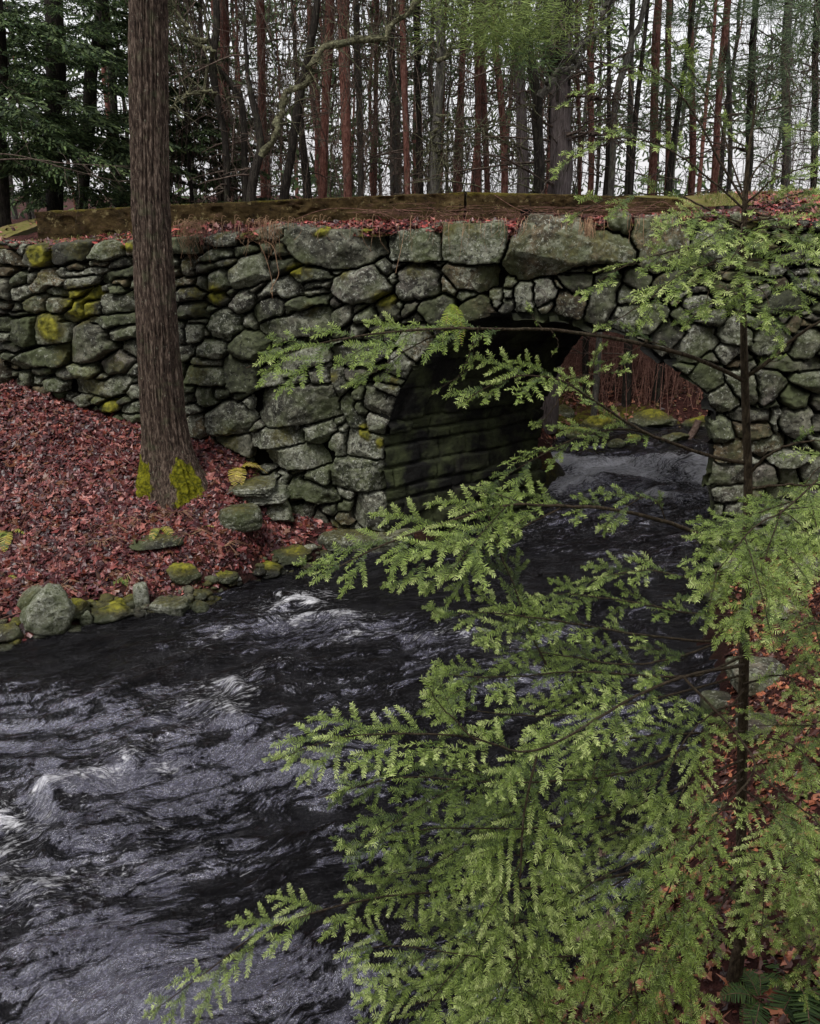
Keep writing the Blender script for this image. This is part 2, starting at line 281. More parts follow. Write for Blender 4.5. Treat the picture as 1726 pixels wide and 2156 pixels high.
# ---------------------------------------------------------------- traced stones of the wall face
CR = {'A': (0, 780, 500/1540), 'B': (560, 760, 500/1726), 'C': (960, 760, 500/1726), 'D': (1400, 700, 500/1726), 'E': (1850, 700, 500/1726),
      'F': (2300, 700, 580/1726), 'G': (560, 1200, 500/1726), 'H': (960, 1200, 500/1540), 'I': (1300, 1080, 600/1578), 'J': (2200, 1100, 681/1726), 'K': (1850, 1100, 700/1726)}
def crp(c, xy):
    x0, y0, s = CR[c]; k = 1726/2881.0; xy = np.asarray(xy, float); return np.stack([(x0+xy[:, 0]*s)*k, (y0+xy[:, 1]*s)*k], 1)
TR = """A b 0,310 130,330 200,400 240,470 120,440 0,425
A b 340,280 460,260 550,310 530,400 500,470 380,480 300,430
A b 545,330 600,230 800,215 980,230 970,330 900,390 700,450 600,440 555,400
A b 970,370 1010,270 1150,230 1320,250 1330,340 1250,390 1100,420 1000,400
A b 1380,230 1470,210 1470,340 1380,350
A r 1170,440 1280,380 1360,420 1370,480 1180,510
A r 975,430 1050,410 1140,450 1130,480 990,470
A r 735,490 830,440 915,500 800,530 730,535
A f 620,550 690,510 740,530 850,545 1000,505 1130,505 1120,540 900,570 740,590 640,580
A f 690,690 740,620 1010,580 1040,660 960,690 800,715 690,715
A f 1040,690 1080,620 1200,550 1350,510 1470,500 1470,570 1300,590 1150,630 1060,690
A r 1190,680 1260,620 1340,640 1350,685
A b 340,690 400,620 480,520 560,540 600,620 700,640 690,690 540,690 480,750 380,750
A r 290,600 330,570 430,580 400,640 300,650
A f 490,740 560,690 680,720 740,800 620,780 500,750
A b 270,870 330,800 500,800 510,960 420,980 290,940
A b 500,850 620,835 750,840 760,930 660,970 520,970
A f 750,770 850,740 960,730 940,760 860,830 760,830
A r 680,1070 740,940 800,860 880,820 960,740 1040,690 1080,710 1070,850 960,860 900,900 920,1000 820,1050
A b 900,870 1060,860 1110,900 1110,990 930,1000
A b 1100,790 1470,790 1470,980 1120,990
A f 960,1050 1050,1030 1200,1020 1470,960 1480,1090 1250,1130 1120,1110 1000,1090
A r 1200,1180 1280,1120 1480,1120 1480,1250 1200,1265
A r 735,1500 770,1300 810,1160 950,1080 1060,1100 1170,1200 1240,1370 1100,1450 920,1525
A r 1085,1550 1150,1480 1290,1400 1440,1470 1460,1520 1330,1640 1200,1655 1110,1610
A r 1340,1320 1450,1285 1500,1290 1510,1480 1420,1460 1350,1380
A r 1380,1610 1440,1540 1510,1510 1520,1670 1420,1670
A b 400,1060 460,1010 640,1020 720,1100 760,1280 640,1290 480,1310 400,1280
A b 150,1080 380,1060 390,1300 200,1340 130,1260
A f 0,1050 100,1060 140,1190 0,1190
A f 0,1210 190,1220 190,1290 0,1290
A f 0,1310 200,1300 230,1370 100,1400 0,1380
A f 170,1480 300,1430 500,1370 740,1350 740,1480 640,1550 400,1570 240,1560
A r 20,1440 80,1400 160,1440 130,1490 30,1480
A r -60,1490 40,1540 100,1660 100,1770 -60,1800
A f 370,1580 560,1570 580,1620 390,1630
A r 600,1620 740,1600 800,1640 770,1700 660,1700
A f 780,1555 1000,1560 1080,1590 1000,1680 930,1700 820,1640
A r 1040,1680 1120,1640 1180,1680 1140,1710 1050,1710
A f 720,1790 760,1720 1000,1710 1300,1680 1510,1685 1510,1750 1400,1760 1380,1830 1200,1880 900,1840 730,1820
A b 1370,1850 1400,1770 1530,1760 1530,1890 1420,1900
A f 820,1910 980,1890 990,1960 900,1990
A r 990,1920 1060,1890 1140,1920 1080,1950 1000,1945
A f 1290,1950 1340,1920 1400,1940 1370,1970 1300,1970
A f 1100,2010 1130,1970 1290,1955 1310,2000 1220,2040 1110,2040
A f 1320,1990 1530,1960 1530,2060 1340,2060
A f 1340,2080 1540,2090 1540,2156 1400,2150
A r -80,630 90,650 110,820 -80,780
A r 130,620 210,560 270,600 240,680 150,690
A b 120,740 260,690 360,760 300,820 150,820
A b 500,1720 640,1710 730,1760 700,1810 560,1800
A f 1090,700 1150,690 1180,740 1110,760
A f 1180,710 1290,700 1340,780 1200,780
B b 130,280 440,270 460,430 140,420
B f 585,270 660,210 800,190 900,250 900,320 740,350 600,330
B b 1090,260 1200,150 1400,110 1530,130 1520,250 1400,280 1200,290
B f 500,520 600,450 760,410 860,470 720,520 560,560 480,560
B f 690,570 780,540 930,550 880,585 760,600
B r 240,580 300,520 350,505 420,560 430,700 380,740 280,720 250,640
B r 430,590 520,570 640,560 690,610 560,650 460,690
B f 915,410 1080,370 1200,400 1170,420 1000,460 920,480
B r 1200,340 1290,310 1380,350 1370,420 1250,430
B r 1380,410 1430,350 1540,340 1600,460 1540,490 1400,480
B r 845,720 900,620 1000,510 1200,460 1300,580 1360,730 1270,780 1150,850 960,890 870,810
B r 1315,620 1420,530 1620,500 1700,560 1660,640 1400,740 1350,700
B r 590,800 620,700 720,670 830,720 850,840 780,900 690,910 590,860
B r 430,820 480,720 570,780 590,920 520,900
B f 165,780 300,750 430,760 420,810 300,830 180,830
B r 175,970 280,880 420,890 540,930 560,990 480,1030 250,1035
B f 525,985 680,925 790,940 830,1000 760,1060 640,1070 570,1040
B r 785,930 840,895 920,920 860,970
B r 870,1050 930,940 1040,860 1090,880 1150,1000 1120,1090 940,1170 870,1110
B r 1095,900 1180,800 1250,780 1250,850 1110,935
B r 1180,1020 1250,850 1380,760 1560,700 1650,800 1720,940 1500,975 1230,970
B r 210,1200 270,1070 440,1050 560,1090 570,1230 450,1245 220,1230
B r 555,1110 620,1090 690,1130 640,1160 580,1150
B r 605,1300 680,1170 860,1150 960,1250 990,1380 850,1510 700,1470 610,1380
B b 1140,1110 1240,1040 1430,990 1510,1100 1500,1170 1280,1230 1200,1300 1160,1290
B r 955,1330 1020,1240 1090,1210 1160,1260 1170,1380 1080,1370
B f 370,1270 450,1250 560,1250 590,1300 420,1305
B b 200,1280 300,1290 330,1400 340,1530 240,1550
B b 325,1325 520,1320 550,1420 500,1520 370,1530 330,1420
B r 555,1360 610,1370 630,1450 560,1430
B r 440,1580 550,1490 740,1490 840,1560 800,1680 740,1750 620,1710 470,1690
B r 835,1580 900,1480 1040,1400 1200,1420 1340,1530 1260,1640 1130,1750 980,1720 900,1680
B b 230,1560 420,1570 430,1650 340,1740 260,1760
B r 140,510 240,580 220,620 140,610
B r 150,650 240,650 230,740 160,740
C b -216,1345 0,1280 300,1190 600,1095 650,1150 660,1240 720,1340 600,1430 300,1440 -30,1560 -100,1450
C b 160,110 400,130 640,180 1000,170 1270,180 1310,300 1340,440 1240,470 1120,590 1000,640 780,640 560,600 380,530 250,430 150,300
C f 210,670 320,630 580,615 660,650 710,730 700,760 400,785 260,790 200,720
C f 370,850 500,800 690,780 680,830 390,900
C f 385,910 600,880 650,930 450,970 390,965
C f 130,1180 200,1050 300,1000 500,970 680,950 660,1000 640,1050 420,1050 400,1110 220,1140 190,1200
C r 650,1020 740,985 840,1050 790,1110 700,1080
C r 735,860 760,750 880,670 1100,610 1230,640 1330,740 1410,830 1390,900 1280,1010 1050,1060 900,1050 760,960
C r 1250,590 1320,540 1370,580 1390,680 1340,690
C r 705,650 770,640 860,650 780,720 710,690
C b 740,1180 820,1090 940,1080 950,1220 860,1290 820,1320 740,1330
C f 960,1120 1040,1060 1130,1070 1040,1150 970,1170
C r 970,1220 1040,1150 1190,1110 1240,1200 1190,1270 1000,1280
C r 1255,1080 1300,1000 1450,1000 1490,1100 1540,1200 1450,1260 1290,1260
C r 1500,1060 1550,1030 1570,1100 1520,1120
C r 1420,740 1490,720 1510,800 1440,820
D b -85,420 100,400 510,350 505,710 380,725 220,745 80,730 0,705 -90,720
D b 525,345 900,325 1260,325 1310,560 1260,700 1100,780 780,790 700,780 620,720 515,700
D r 0,905 80,850 170,815 350,845 490,910 510,1120 430,1180 240,1215 40,1235 -15,1150 -25,1000
D r 500,940 570,950 640,1000 700,1130 680,1160 520,1130
D b 565,860 600,810 900,790 1140,795 1200,870 1270,920 1240,1060 1100,1070 950,1110 700,1070 620,960
D b 720,1140 780,1125 920,1140 930,1180 780,1225 720,1190
D f 45,1390 70,1290 210,1235 240,1290 150,1350 60,1410
D b 255,1310 400,1210 560,1160 640,1200 650,1440 700,1520 500,1520 400,1480 290,1380
D b 765,1320 850,1230 1000,1180 1100,1250 1170,1390 1000,1430 900,1490 820,1510 770,1400
D b 1115,1110 1260,1100 1260,1270 1230,1300 1140,1300
D b 1270,1100 1370,1090 1370,1210 1270,1210
D b 1260,1220 1370,1220 1370,1340 1270,1390 1240,1340
D b 1280,980 1430,940 1420,1030 1380,1080 1270,1080
D b 1410,1070 1500,1010 1640,1010 1640,1290 1560,1330 1440,1360
I b 250,340 330,200 520,190 600,300 520,420 460,490 350,430
I b 600,230 820,200 780,270 650,325 610,280
E r -275,680 -240,580 -108,430 40,200 120,170 380,220 640,270 700,330 820,400 1100,420 1200,500 1320,620 1310,760 1200,780 950,760 800,770 600,830 300,880 0,970 -118,960 -245,800
E r 1000,230 1120,130 1280,190 1270,300 1220,440 1150,450 1060,400 1000,320
E b 1310,240 1480,220 1726,200 1900,190 1950,300 1940,840 1726,860 1420,870 1330,700 1310,500
E b 90,980 200,965 330,1010 380,1110 320,1220 150,1300 85,1230
E f 480,905 600,830 700,830 690,890
E f 700,860 900,830 1000,840 850,900 720,900
E b 400,930 560,905 800,920 790,1000 680,1165 560,1120 450,1040
E f 815,960 950,880 1080,850 1100,890 950,970 840,1020
E r 720,1380 760,1110 900,1010 1090,900 1140,960 1090,1200 1040,1340 960,1460 900,1560 730,1500
E b 345,1440 360,1210 390,1110 480,1110 710,1190 720,1250 670,1400 580,1480
E r 340,990 380,985 440,1060 440,1100 350,1060
E b 1190,1000 1240,900 1320,850 1440,860 1500,930 1490,1040 1450,1090 1280,1080
E b 1105,1200 1120,1120 1170,1065 1260,1090 1380,1190 1340,1230 1230,1250 1110,1250
E b 1000,1500 1100,1340 1240,1310 1390,1330 1350,1500 1260,1630 1120,1580
E b 1410,1430 1480,1310 1570,1280 1700,1330 1700,1400 1500,1600 1360,1600
E b 1440,1180 1520,1030 1680,900 1900,850 1900,1050 1700,1100 1550,1180
E b 150,1330 300,1240 330,1280 270,1360 200,1380
F b 420,500 560,190 720,150 740,440 760,600 640,720 440,640
F f 960,470 1150,440 1300,520 1200,545 1050,520
F f 1420,780 1600,745 1900,760 1900,790 1500,800
F b 1480,830 1600,800 1900,820 1900,960 1700,980 1500,920
F r 1000,1130 1200,1050 1400,970 1560,1040 1640,1100 1400,1180 1250,1190 1100,1220 1010,1190
F b 1030,960 1180,900 1190,1000 1080,1060 1020,1040
F b 300,1150 340,1060 560,1040 600,1110 420,1220
F r 430,1280 640,1190 740,1180 730,1290 640,1340 520,1320
F b 640,1420 760,1300 860,1240 1020,1380 1030,1500 840,1520 740,1500
F b 960,1220 1080,1210 1130,1280 1070,1390 960,1320
F b 1040,1400 1110,1310 1200,1270 1380,1430 1440,1480 1410,1580 1100,1610 1030,1560
F b 1290,1220 1430,1210 1350,1310
F b 1370,1300 1450,1230 1510,1240 1450,1380 1360,1350
F b 1450,1500 1560,1400 1726,1410 1726,1540 1600,1680 1450,1670
F b 0,1440 60,1330 140,1270 300,1400 220,1500 60,1640 0,1600
F b 130,1640 320,1440 420,1330 640,1350 690,1480 500,1640 400,1726 180,1710
F b 180,1200 290,1140 380,1230 260,1290
J b 380,370 640,400 560,520 520,560 420,480
J b 540,560 700,430 840,480 870,620 720,700 640,690
J b 660,400 740,340 810,410 840,470 720,430
J b 805,310 930,290 1020,330 900,450 860,450
J b 880,560 1020,540 1040,740 980,740 920,650
J b 1090,600 1160,570 1170,740 1130,810 1095,780
J b 1180,520 1340,530 1440,620 1380,690 1210,800 1185,700
J r 1370,700 1460,640 1620,720 1600,830 1500,860 1410,790
J b 1460,600 1500,540 1726,540 1726,700 1600,670
J f 1210,420 1400,400 1726,430 1726,510 1500,500 1230,480
J r 720,1040 750,970 860,940 930,980 970,1100 860,1170 740,1110
J b 740,720 900,640 960,700 1000,820 860,880 740,850
J b 950,990 1290,1000 1280,1080 1100,1110 970,1100
J r 930,930 1000,880 1290,890 1270,970 950,980
J b 780,1190 1040,1120 1050,1330 830,1330 780,1280
J b 720,1430 750,1340 1030,1370 1050,1520 720,1525
J b 1120,1400 1300,1370 1320,1500 1120,1520
J b 1370,930 1420,890 1640,880 1640,1040 1530,1060 1500,1090 1420,1050 1360,980
J b 1650,940 1900,930 1900,1050 1650,1040
J b 1250,1260 1500,1240 1620,1290 1480,1350 1300,1340
J b 1130,1160 1230,1110 1400,1100 1400,1180 1200,1260 1120,1220
J r 1640,1130 1900,1100 1900,1240 1720,1230
J b 1560,1370 1726,1300 1800,1500 1600,1500
J b 730,1570 1050,1560 1060,1650 800,1670
J r 1290,980 1320,880 1370,890 1350,980 1320,1060
G b 330,490 380,310 420,280 700,310 760,330 800,500 560,510
G f 410,270 420,190 740,240 740,310 440,285
G b 760,240 800,160 880,150 1060,260 1190,300 1190,590 1100,610 900,600 840,500 790,400
G b 1190,430 1350,390 1440,390 1580,500 1400,540 1230,570
G f 1185,360 1300,320 1390,310 1260,370
G b 300,540 440,540 450,600 310,610
G b 465,570 640,560 680,750 590,765 470,750
G r 665,600 720,575 850,590 880,650 760,690 670,670
G b 310,640 440,630 460,720 330,750
G r 330,780 460,750 520,830 360,885
G r 910,650 960,620 1085,630 1000,700 940,740
G b 1030,730 1080,690 1140,700 1120,840
G r 570,900 640,840 770,750 900,720 1040,780 1140,900 1110,1010 1050,1100 850,1130 620,1100 560,1000
G b 1140,860 1150,660 1300,590 1700,545 2098,538 2150,700 2165,900 1900,950 1381,1037 1310,1050 1200,930
G b 350,930 520,930 550,1130 500,1160 370,1140
G f 690,1180 900,1140 1090,1150 1120,1300 1120,1390 900,1290
G f 1105,1130 1200,1090 1400,1060 1600,1035 1726,1100 1726,1240 1300,1295 1110,1220
H f -200,1170 0,1165 200,1110 420,1120 640,1190 640,1310 400,1340 0,1335 -180,1340
G f 1200,1540 1410,1520 1280,1600
G r 1270,1650 1390,1600 1480,1640 1400,1700 1300,1720
G r 1080,1080 1150,1000 1240,1040 1150,1090
H b 40,290 50,200 300,120 580,40 610,190 470,270 220,320 50,345
H b 620,100 800,40 1230,60 1230,140 1100,200 900,240 690,235 640,180
H r 380,300 500,260 590,270 620,460 430,465 385,390
H b 610,300 740,330 760,400 800,500 700,600 660,570 630,440
H f 75,360 220,330 215,350 90,385
H r 190,400 340,350 370,440 230,480
H b 760,330 950,310 1060,330 950,420 830,450 790,380
H b 1250,330 1260,180 1350,110 1510,230 1480,390 1420,420 1300,370
H b 1060,400 1200,350 1400,430 1390,480 1230,450
H b 1110,460 1240,470 1370,480 1350,590 1230,540 1150,500
H b 970,680 1000,560 1020,500 1290,590 1350,640 1250,830 1150,780 980,720
H b 870,550 960,490 1010,510 980,640 880,610
H b 710,650 790,590 860,650 880,750 980,860 1000,940 850,930 790,800 720,740
H b 880,690 960,650 990,780 930,780
H b 1025,900 1050,780 1240,840 1230,1000 1060,960
H b 785,1100 810,950 920,940 1180,1040 1230,1110 1200,1260 1100,1260 790,1220
H b 620,1100 640,1010 790,1000 780,1240 650,1230 620,1150
H r 700,940 760,900 810,990 740,980
H b 640,1530 650,1270 700,1240 1250,1290 1260,1380 1240,1615 1000,1590 640,1540
H r 325,1000 330,930 500,890 640,870 680,950 580,1060 490,1120 340,1070
H f 320,1480 400,1400 640,1370 635,1530 560,1500 380,1490
H r 130,1600 200,1500 330,1460 480,1530 680,1620 740,1730 500,1740 350,1690 200,1680
H b 680,1600 870,1620 900,1670 800,1710 700,1650
H b 690,1760 730,1720 860,1720 855,1830 700,1830
H b 700,1850 820,1850 870,1960 750,1950 700,1920
H b 855,1870 890,1650 1270,1640 1270,2050 1000,1980 850,1910
H b 510,1790 690,1750 690,1850 630,1860 540,1810
H r 650,870 740,840 740,890 680,900
H b 0,1440 160,1430 160,1540 0,1560"""
stones = []
for ln in TR.splitlines():
    q = ln.split(); pts = np.array([[float(t) for t in w.split(',')] for w in q[2:]])
    P = crp(q[0], pts); u, z = uz(P[:, 0], P[:, 1]); stones.append((q[1], np.stack([u, z], 1)))
# arch opening outline (left foot, over the crown, right foot)
OPEN = [(822, 1250), (822, 1118), (816, 1032), (810, 962), (812, 913), (823, 879), (836, 841), (850, 806), (881, 759), (920, 718), (981, 681), (1038, 666), (1100, 659), (1167, 666),
        (1209, 674), (1264, 690), (1323, 706), (1383, 746), (1444, 793), (1487, 829), (1490, 902), (1501, 942), (1501, 967), (1487, 1018), (1500, 1047), (1500, 1250)]
OPu, OPz = uz([p[0] for p in OPEN], [p[1] for p in OPEN]); OPEN2 = np.stack([OPu, OPz], 1); OPEN2[[0, -1], 1] = -0.7
TOP = [(-250, 515), (0, 510), (110, 515), (190, 508), (300, 508), (360, 500), (450, 500), (560, 482), (600, 476), (700, 484), (800, 485), (830, 480), (960, 472), (1058, 470), (1085, 500),
       (1140, 452), (1200, 456), (1265, 470), (1300, 455), (1340, 462), (1430, 452), (1560, 450), (1726, 466), (1950, 468)]
TPu, TPz = uz([p[0] for p in TOP], [p[1] for p in TOP])
def topz(u): return np.interp(u, TPu, TPz)
def inpoly(X, Y, P):
    r = np.zeros(X.shape, bool); n = len(P); j = n-1
    for i in range(n):
        xi, yi = P[i]; xj, yj = P[j]
        if yi != yj: r ^= ((yi > Y) != (yj > Y)) & (X < (xj-xi)*(Y-yi)/(yj-yi)+xi)
        j = i
    return r
def chamfer(mask, n):
    d = np.where(mask, 1e3, 0.0)
    for _ in range(n):
        p = np.pad(d, 1, mode='edge')
        m4 = np.minimum(np.minimum(p[:-2, 1:-1], p[2:, 1:-1]), np.minimum(p[1:-1, :-2], p[1:-1, 2:]))+1
        m8 = np.minimum(np.minimum(p[:-2, :-2], p[2:, 2:]), np.minimum(p[2:, :-2], p[:-2, 2:]))+1.414
        d = np.minimum(d, np.minimum(m4, m8))
    return d
G_ = 0.0125
ug = np.arange(-8.0, 4.9, G_); zg = np.arange(-0.6, 4.3, G_)
U, Z = np.meshgrid(ug, zg, indexing='ij')
wu = U+0.016*fbm(U*7, Z*7, o=3, s=3); wz = Z+0.016*fbm(U*7, Z*7, o=3, s=9)
LAB = np.zeros(U.shape, int)
inside = ~inpoly(wu, wz, OPEN2) & (Z < topz(U)+0.02)
for i, (k, P) in enumerate(stones):
    x0, y0 = P.min(0)-0.05; x1, y1 = P.max(0)+0.05
    a, b = np.searchsorted(ug, [x0, x1]); c, d = np.searchsorted(zg, [y0, y1])
    cc = P.mean(0); Q = cc+(P-cc)*1.035
    mk_ = inpoly(wu[a:b, c:d], wz[a:b, c:d], Q) & (LAB[a:b, c:d] == 0) & ~inpoly(wu[a:b, c:d], wz[a:b, c:d], OPEN2)
    LAB[a:b, c:d][mk_] = i+1
NT = len(stones)
for _ in range(3):
    P_ = np.pad(LAB, 1); tgt = (LAB == 0) & inside; new = LAB.copy()
    for dx, dy in ((0, 1), (2, 1), (1, 0), (1, 2)):
        nb_ = P_[dx:dx+LAB.shape[0], dy:dy+LAB.shape[1]]; m_ = tgt & (new == 0) & (nb_ > 0); new[m_] = nb_[m_]
    LAB = new
# filler stones in the blank parts
free = (LAB == 0) & inside
df = chamfer(free, 20)
cand = np.argwhere(df > 3.0); rng.shuffle(cand)
seeds = []; occ = np.zeros(U.shape, bool)
for i, j in cand:
    if occ[i, j]: continue
    big = df[i, j] > 10
    rr = (rng.integers(9, 17) if big else rng.integers(5, 9)); seeds.append((i, j))
    occ[max(0, i-int(rr*1.6)):i+int(rr*1.6)+1, max(0, j-rr):j+rr+1] = True
seeds = np.array(seeds)
fi = np.argwhere(free & (df > 1.6))
best = np.full(len(fi), 1e9); lab = np.zeros(len(fi), int); wpx = 6*fbm(U*6, Z*6, o=2, s=21)[fi[:, 0], fi[:, 1]]
sa = rng.uniform(-0.25, 0.25, len(seeds))
for k, (i, j) in enumerate(seeds):
    m_ = np.where((abs(fi[:, 0]-i) < 42) & (abs(fi[:, 1]-j) < 42))[0]
    dx = fi[m_, 0]-i; dy = fi[m_, 1]-j+sa[k]*dx+wpx[m_]*0.5
    dd = (dx/1.7)**2+dy**2
    up = dd < best[m_]; best[m_[up]] = dd[up]; lab[m_[up]] = k+1
LAB[fi[:, 0], fi[:, 1]] = np.where(lab > 0, lab+NT, 0)
NS = NT+len(seeds)
# distance to stone edge
edge = np.zeros(U.shape, bool)
for ax in (0, 1):
    for s_ in (1, -1): edge |= np.roll(LAB, s_, ax) != LAB
DI = chamfer((LAB > 0) & ~edge, 46)*G_
MOSSB = [('A', 440, 350, 110, 1.4), ('A', 880, 900, 190, 1.0), ('A', 1010, 770, 90, 1.2), ('A', 560, 1130, 150, 1.0), ('A', 1200, 1995, 100, 1.2), ('A', 520, 600, 110, .75), ('A', 1410, 270, 70, 1), ('B', 1060, 100, 140, 1),
         ('B', 720, 200, 120, .8), ('B', 440, 920, 100, .9), ('B', 700, 930, 130, 1.1), ('B', 280, 880, 70, .8), ('B', 900, 620, 120, .7), ('C', 440, 630, 120, .9), ('C', 280, 640, 90, 1), ('C', 880, 700, 90, .9),
         ('C', 1360, 1010, 120, 1), ('C', 600, 190, 70, 1), ('C', 1150, 170, 110, 1), ('C', 480, 1140, 110, .8), ('D', 200, 850, 150, .8), ('D', 620, 340, 130, .9), ('D', 900, 320, 200, .8), ('E', 900, 480, 220, .75), ('E', 1000, 620, 160, .7),
         ('E', 540, 640, 90, .7), ('E', 1600, 980, 130, .7), ('H', 660, 360, 75, .95), ('H', 1310, 430, 80, .9), ('H', 1010, 975, 70, 1.1), ('H', 1180, 1080, 70, 1.0), ('H', 1330, 1260, 80, .8), ('H', 120, 980, 130, .7),
         ('H', 700, 2020, 150, .9), ('F', 1000, 300, 250, .9), ('F', 1150, 480, 150, .9), ('F', 1330, 400, 150, .8), ('G', 1500, 1120, 170, .8), ('G', 500, 350, 200, .7), ('G', 850, 1170, 200, .8), ('A', 1000, 1760, 220, .75), ('A', 1280, 1520, 150, .7),
         ('A', 700, 1420, 150, .8), ('A', 860, 280, 160, .7), ('A', 1250, 290, 150, .65), ('B', 500, 1080, 110, .7), ('B', 330, 580, 90, .7), ('B', 1450, 370, 90, .7)]
mossb = []
for c, x, y, r, a in MOSSB:
    p = crp(c, [[x, y], [x+r, y]]); q, w = uz(p[:, 0], p[:, 1]); mossb.append((q[0], w[0], abs(q[1]-q[0]), a if a >= 1 else a*.62))
def mossf(u, z):
    u, z = u+.07*fbm(u*5, z*5, o=4, s=201), z+.05*fbm(u*6, z*6, o=4, s=202)
    m_ = np.zeros(np.shape(u))
    for a, b, r, k in mossb: m_ = np.maximum(m_, k*np.exp(-(((u-a)/r)**2+((z-b)/r)**2)**1.5*0.8))
    return m_
LICHS = {97-1: 1.2}
n1 = fbm(U*5, Z*5, o=3, s=31); n2 = fbm(U*18, Z*18, o=4, s=37); n3 = 1-abs(fbm(U*9, Z*9, o=3, s=41))*2
MOSS = mossf(U, Z)
Hh = np.full(U.shape, -0.18)
info = {}
rs = np.random.default_rng(11)
order = np.argsort(LAB.ravel(), kind='stable'); sl = LAB.ravel()[order]
bounds = np.searchsorted(sl, np.arange(NS+2))
for k in range(1, NS+1):
    idx = order[bounds[k]:bounds[k+1]]
    if len(idx) < 12: 
        info[k] = None; continue
    ii, jj = np.unravel_index(idx, U.shape); d = DI[ii, jj]; R = d.max()+1e-4
    kind = stones[k-1][0] if k <= NT else rs.choice(list('rbf'))
    uu = U[ii, jj]; zz = Z[ii, jj]; cu, cz = uu.mean(), zz.mean()
    if kind == 'r': r = min(R, 0.085)*0.8; amp = 0.05+0.36*min(R, 0.28)
    elif kind == 'b': r = min(R, 0.022); amp = 0.055+0.12*min(R, 0.3)
    else: r = min(R, 0.022); amp = 0.05+0.25*min(R, .15)
    t = np.clip(d/r, 0, 1); prof = np.sqrt(np.clip(1-(1-t)**2, 0, 1))
    off = rs.uniform(-0.05, 0.05)-(0.045 if k > NT else 0)
    tu, tz = rs.uniform(-.11, .11), rs.uniform(-.02, .24)*(1 if kind != 'b' else .5)
    # two or three chipped planes
    h = -0.13+(0.13+off+amp)*prof-(zz-cz)*tz+(uu-cu)*tu
    for q in range(3):
        a = rs.uniform(0, 6.28); dp = (uu-cu)*math.cos(a)+(zz-cz)*math.sin(a); h = np.minimum(h, off+amp+0.015-(dp-R*rs.uniform(.2, .8))*rs.uniform(.3, 1.0))
    h = h+prof*(0.018*n1[ii, jj]+0.014*n2[ii, jj]+0.012*n3[ii, jj])+np.clip(MOSS[ii, jj]-.5, 0, .5)*.05*prof
    Hh[ii, jj] = h
    info[k] = (kind, len(idx)*G_*G_, cu, cz, ii.min(), ii.max(), jj.min(), jj.max())
tints = {}
def tint_for(k, cu, cz):
    r = np.random.default_rng(k*13+5)
    t = np.array([1.0, 1.0, 1.0])*r.uniform(.5, 1.55)
    c = r.choice(4, p=[.45, .25, .15, .15])
    t = t*np.array([[1, 1, 1], [.92, 1.04, .78], [1.30, 1.02, .78], [1.05, .98, 1.08]][c])
    return np.clip(t, 0, 2)
def stone_mesh(k, lichen=None):
    kind, area, cu, cz, i0, i1, j0, j1 = info[k]
    i0 = max(i0-1, 0); j0 = max(j0-1, 0); i1 = min(i1+1, U.shape[0]-1); j1 = min(j1+1, U.shape[1]-1)
    L = LAB[i0:i1+1, j0:j1+1] == k
    q = L[:-1, :-1] | L[1:, :-1] | L[:-1, 1:] | L[1:, 1:]
    need = np.zeros(L.shape, bool); need[:-1, :-1] |= q; need[1:, :-1] |= q; need[:-1, 1:] |= q; need[1:, 1:] |= q
    idx = -np.ones(L.shape, int); idx[need] = np.arange(need.sum())
    h = np.where(L, Hh[i0:i1+1, j0:j1+1], -0.17)[need]
    u = U[i0:i1+1, j0:j1+1][need]; z = Z[i0:i1+1, j0:j1+1][need]
    V = wp(u, z, -h)
    a, b, c, d = idx[:-1, :-1][q], idx[:-1, 1:][q], idx[1:, 1:][q], idx[1:, :-1][q]
    t = tint_for(k, cu, cz)
    r = np.random.default_rng(k)
    return V, np.stack([a, d, c, b], 1), dict(tint=np.tile(t, (len(V), 1)), lich=np.full(len(V), r.uniform(-.35, .45) if lichen is None else lichen), moss=MOSS[i0:i1+1, j0:j1+1][need]+np.clip((z-1.0), -1, 1)*0.03)
OPc = np.array([(OPu[1]+OPu[-2])/2, 1.3])
org = W0+WD*OPc[0]
bridge = thing('stone_bridge', 'mossy dry stone arch bridge and wall over the stream under a brown parapet', 'bridge', (org[0], org[1], 0))
sizes = sorted([k for k in info if info[k]], key=lambda k: -info[k][1])
tracedbig = [k for k in sizes if k <= NT]
cap, arch, wall, small = [], [], [], []
for k in sizes:
    kind, area, cu, cz, i0, i1, j0, j1 = info[k]
    if cz-0.0 > topz(cu)-0.34 and area > 0.06 and k <= NT: cap.append(k)
    else:
        dmin = np.min(np.hypot(OPEN2[3:-6, 0]-cu, OPEN2[3:-6, 1]-cz))
        if dmin < 0.36 and area > 0.02 and k <= NT: arch.append(k)
        elif len(wall) < 96 and k <= NT: wall.append(k)
        else: small.append(k)
for nm, ks in (('capstone', cap), ('arch_stone', arch), ('wall_stone', wall)):
    for k in ks[:98]:
        lich = None
        if k == 97: lich = .9
        V, Fc, at = stone_mesh(k, lich)
        mk(nm, V, Fc, MAT['stone'], bridge, attrs=at)
B = Batch()
for k in small+cap[98:]:
    V, Fc, at = stone_mesh(k); B.add(V, Fc, **at)
o = B.build('small_filling_stones', MAT['stone'], bridge); o['kind'] = 'stuff'
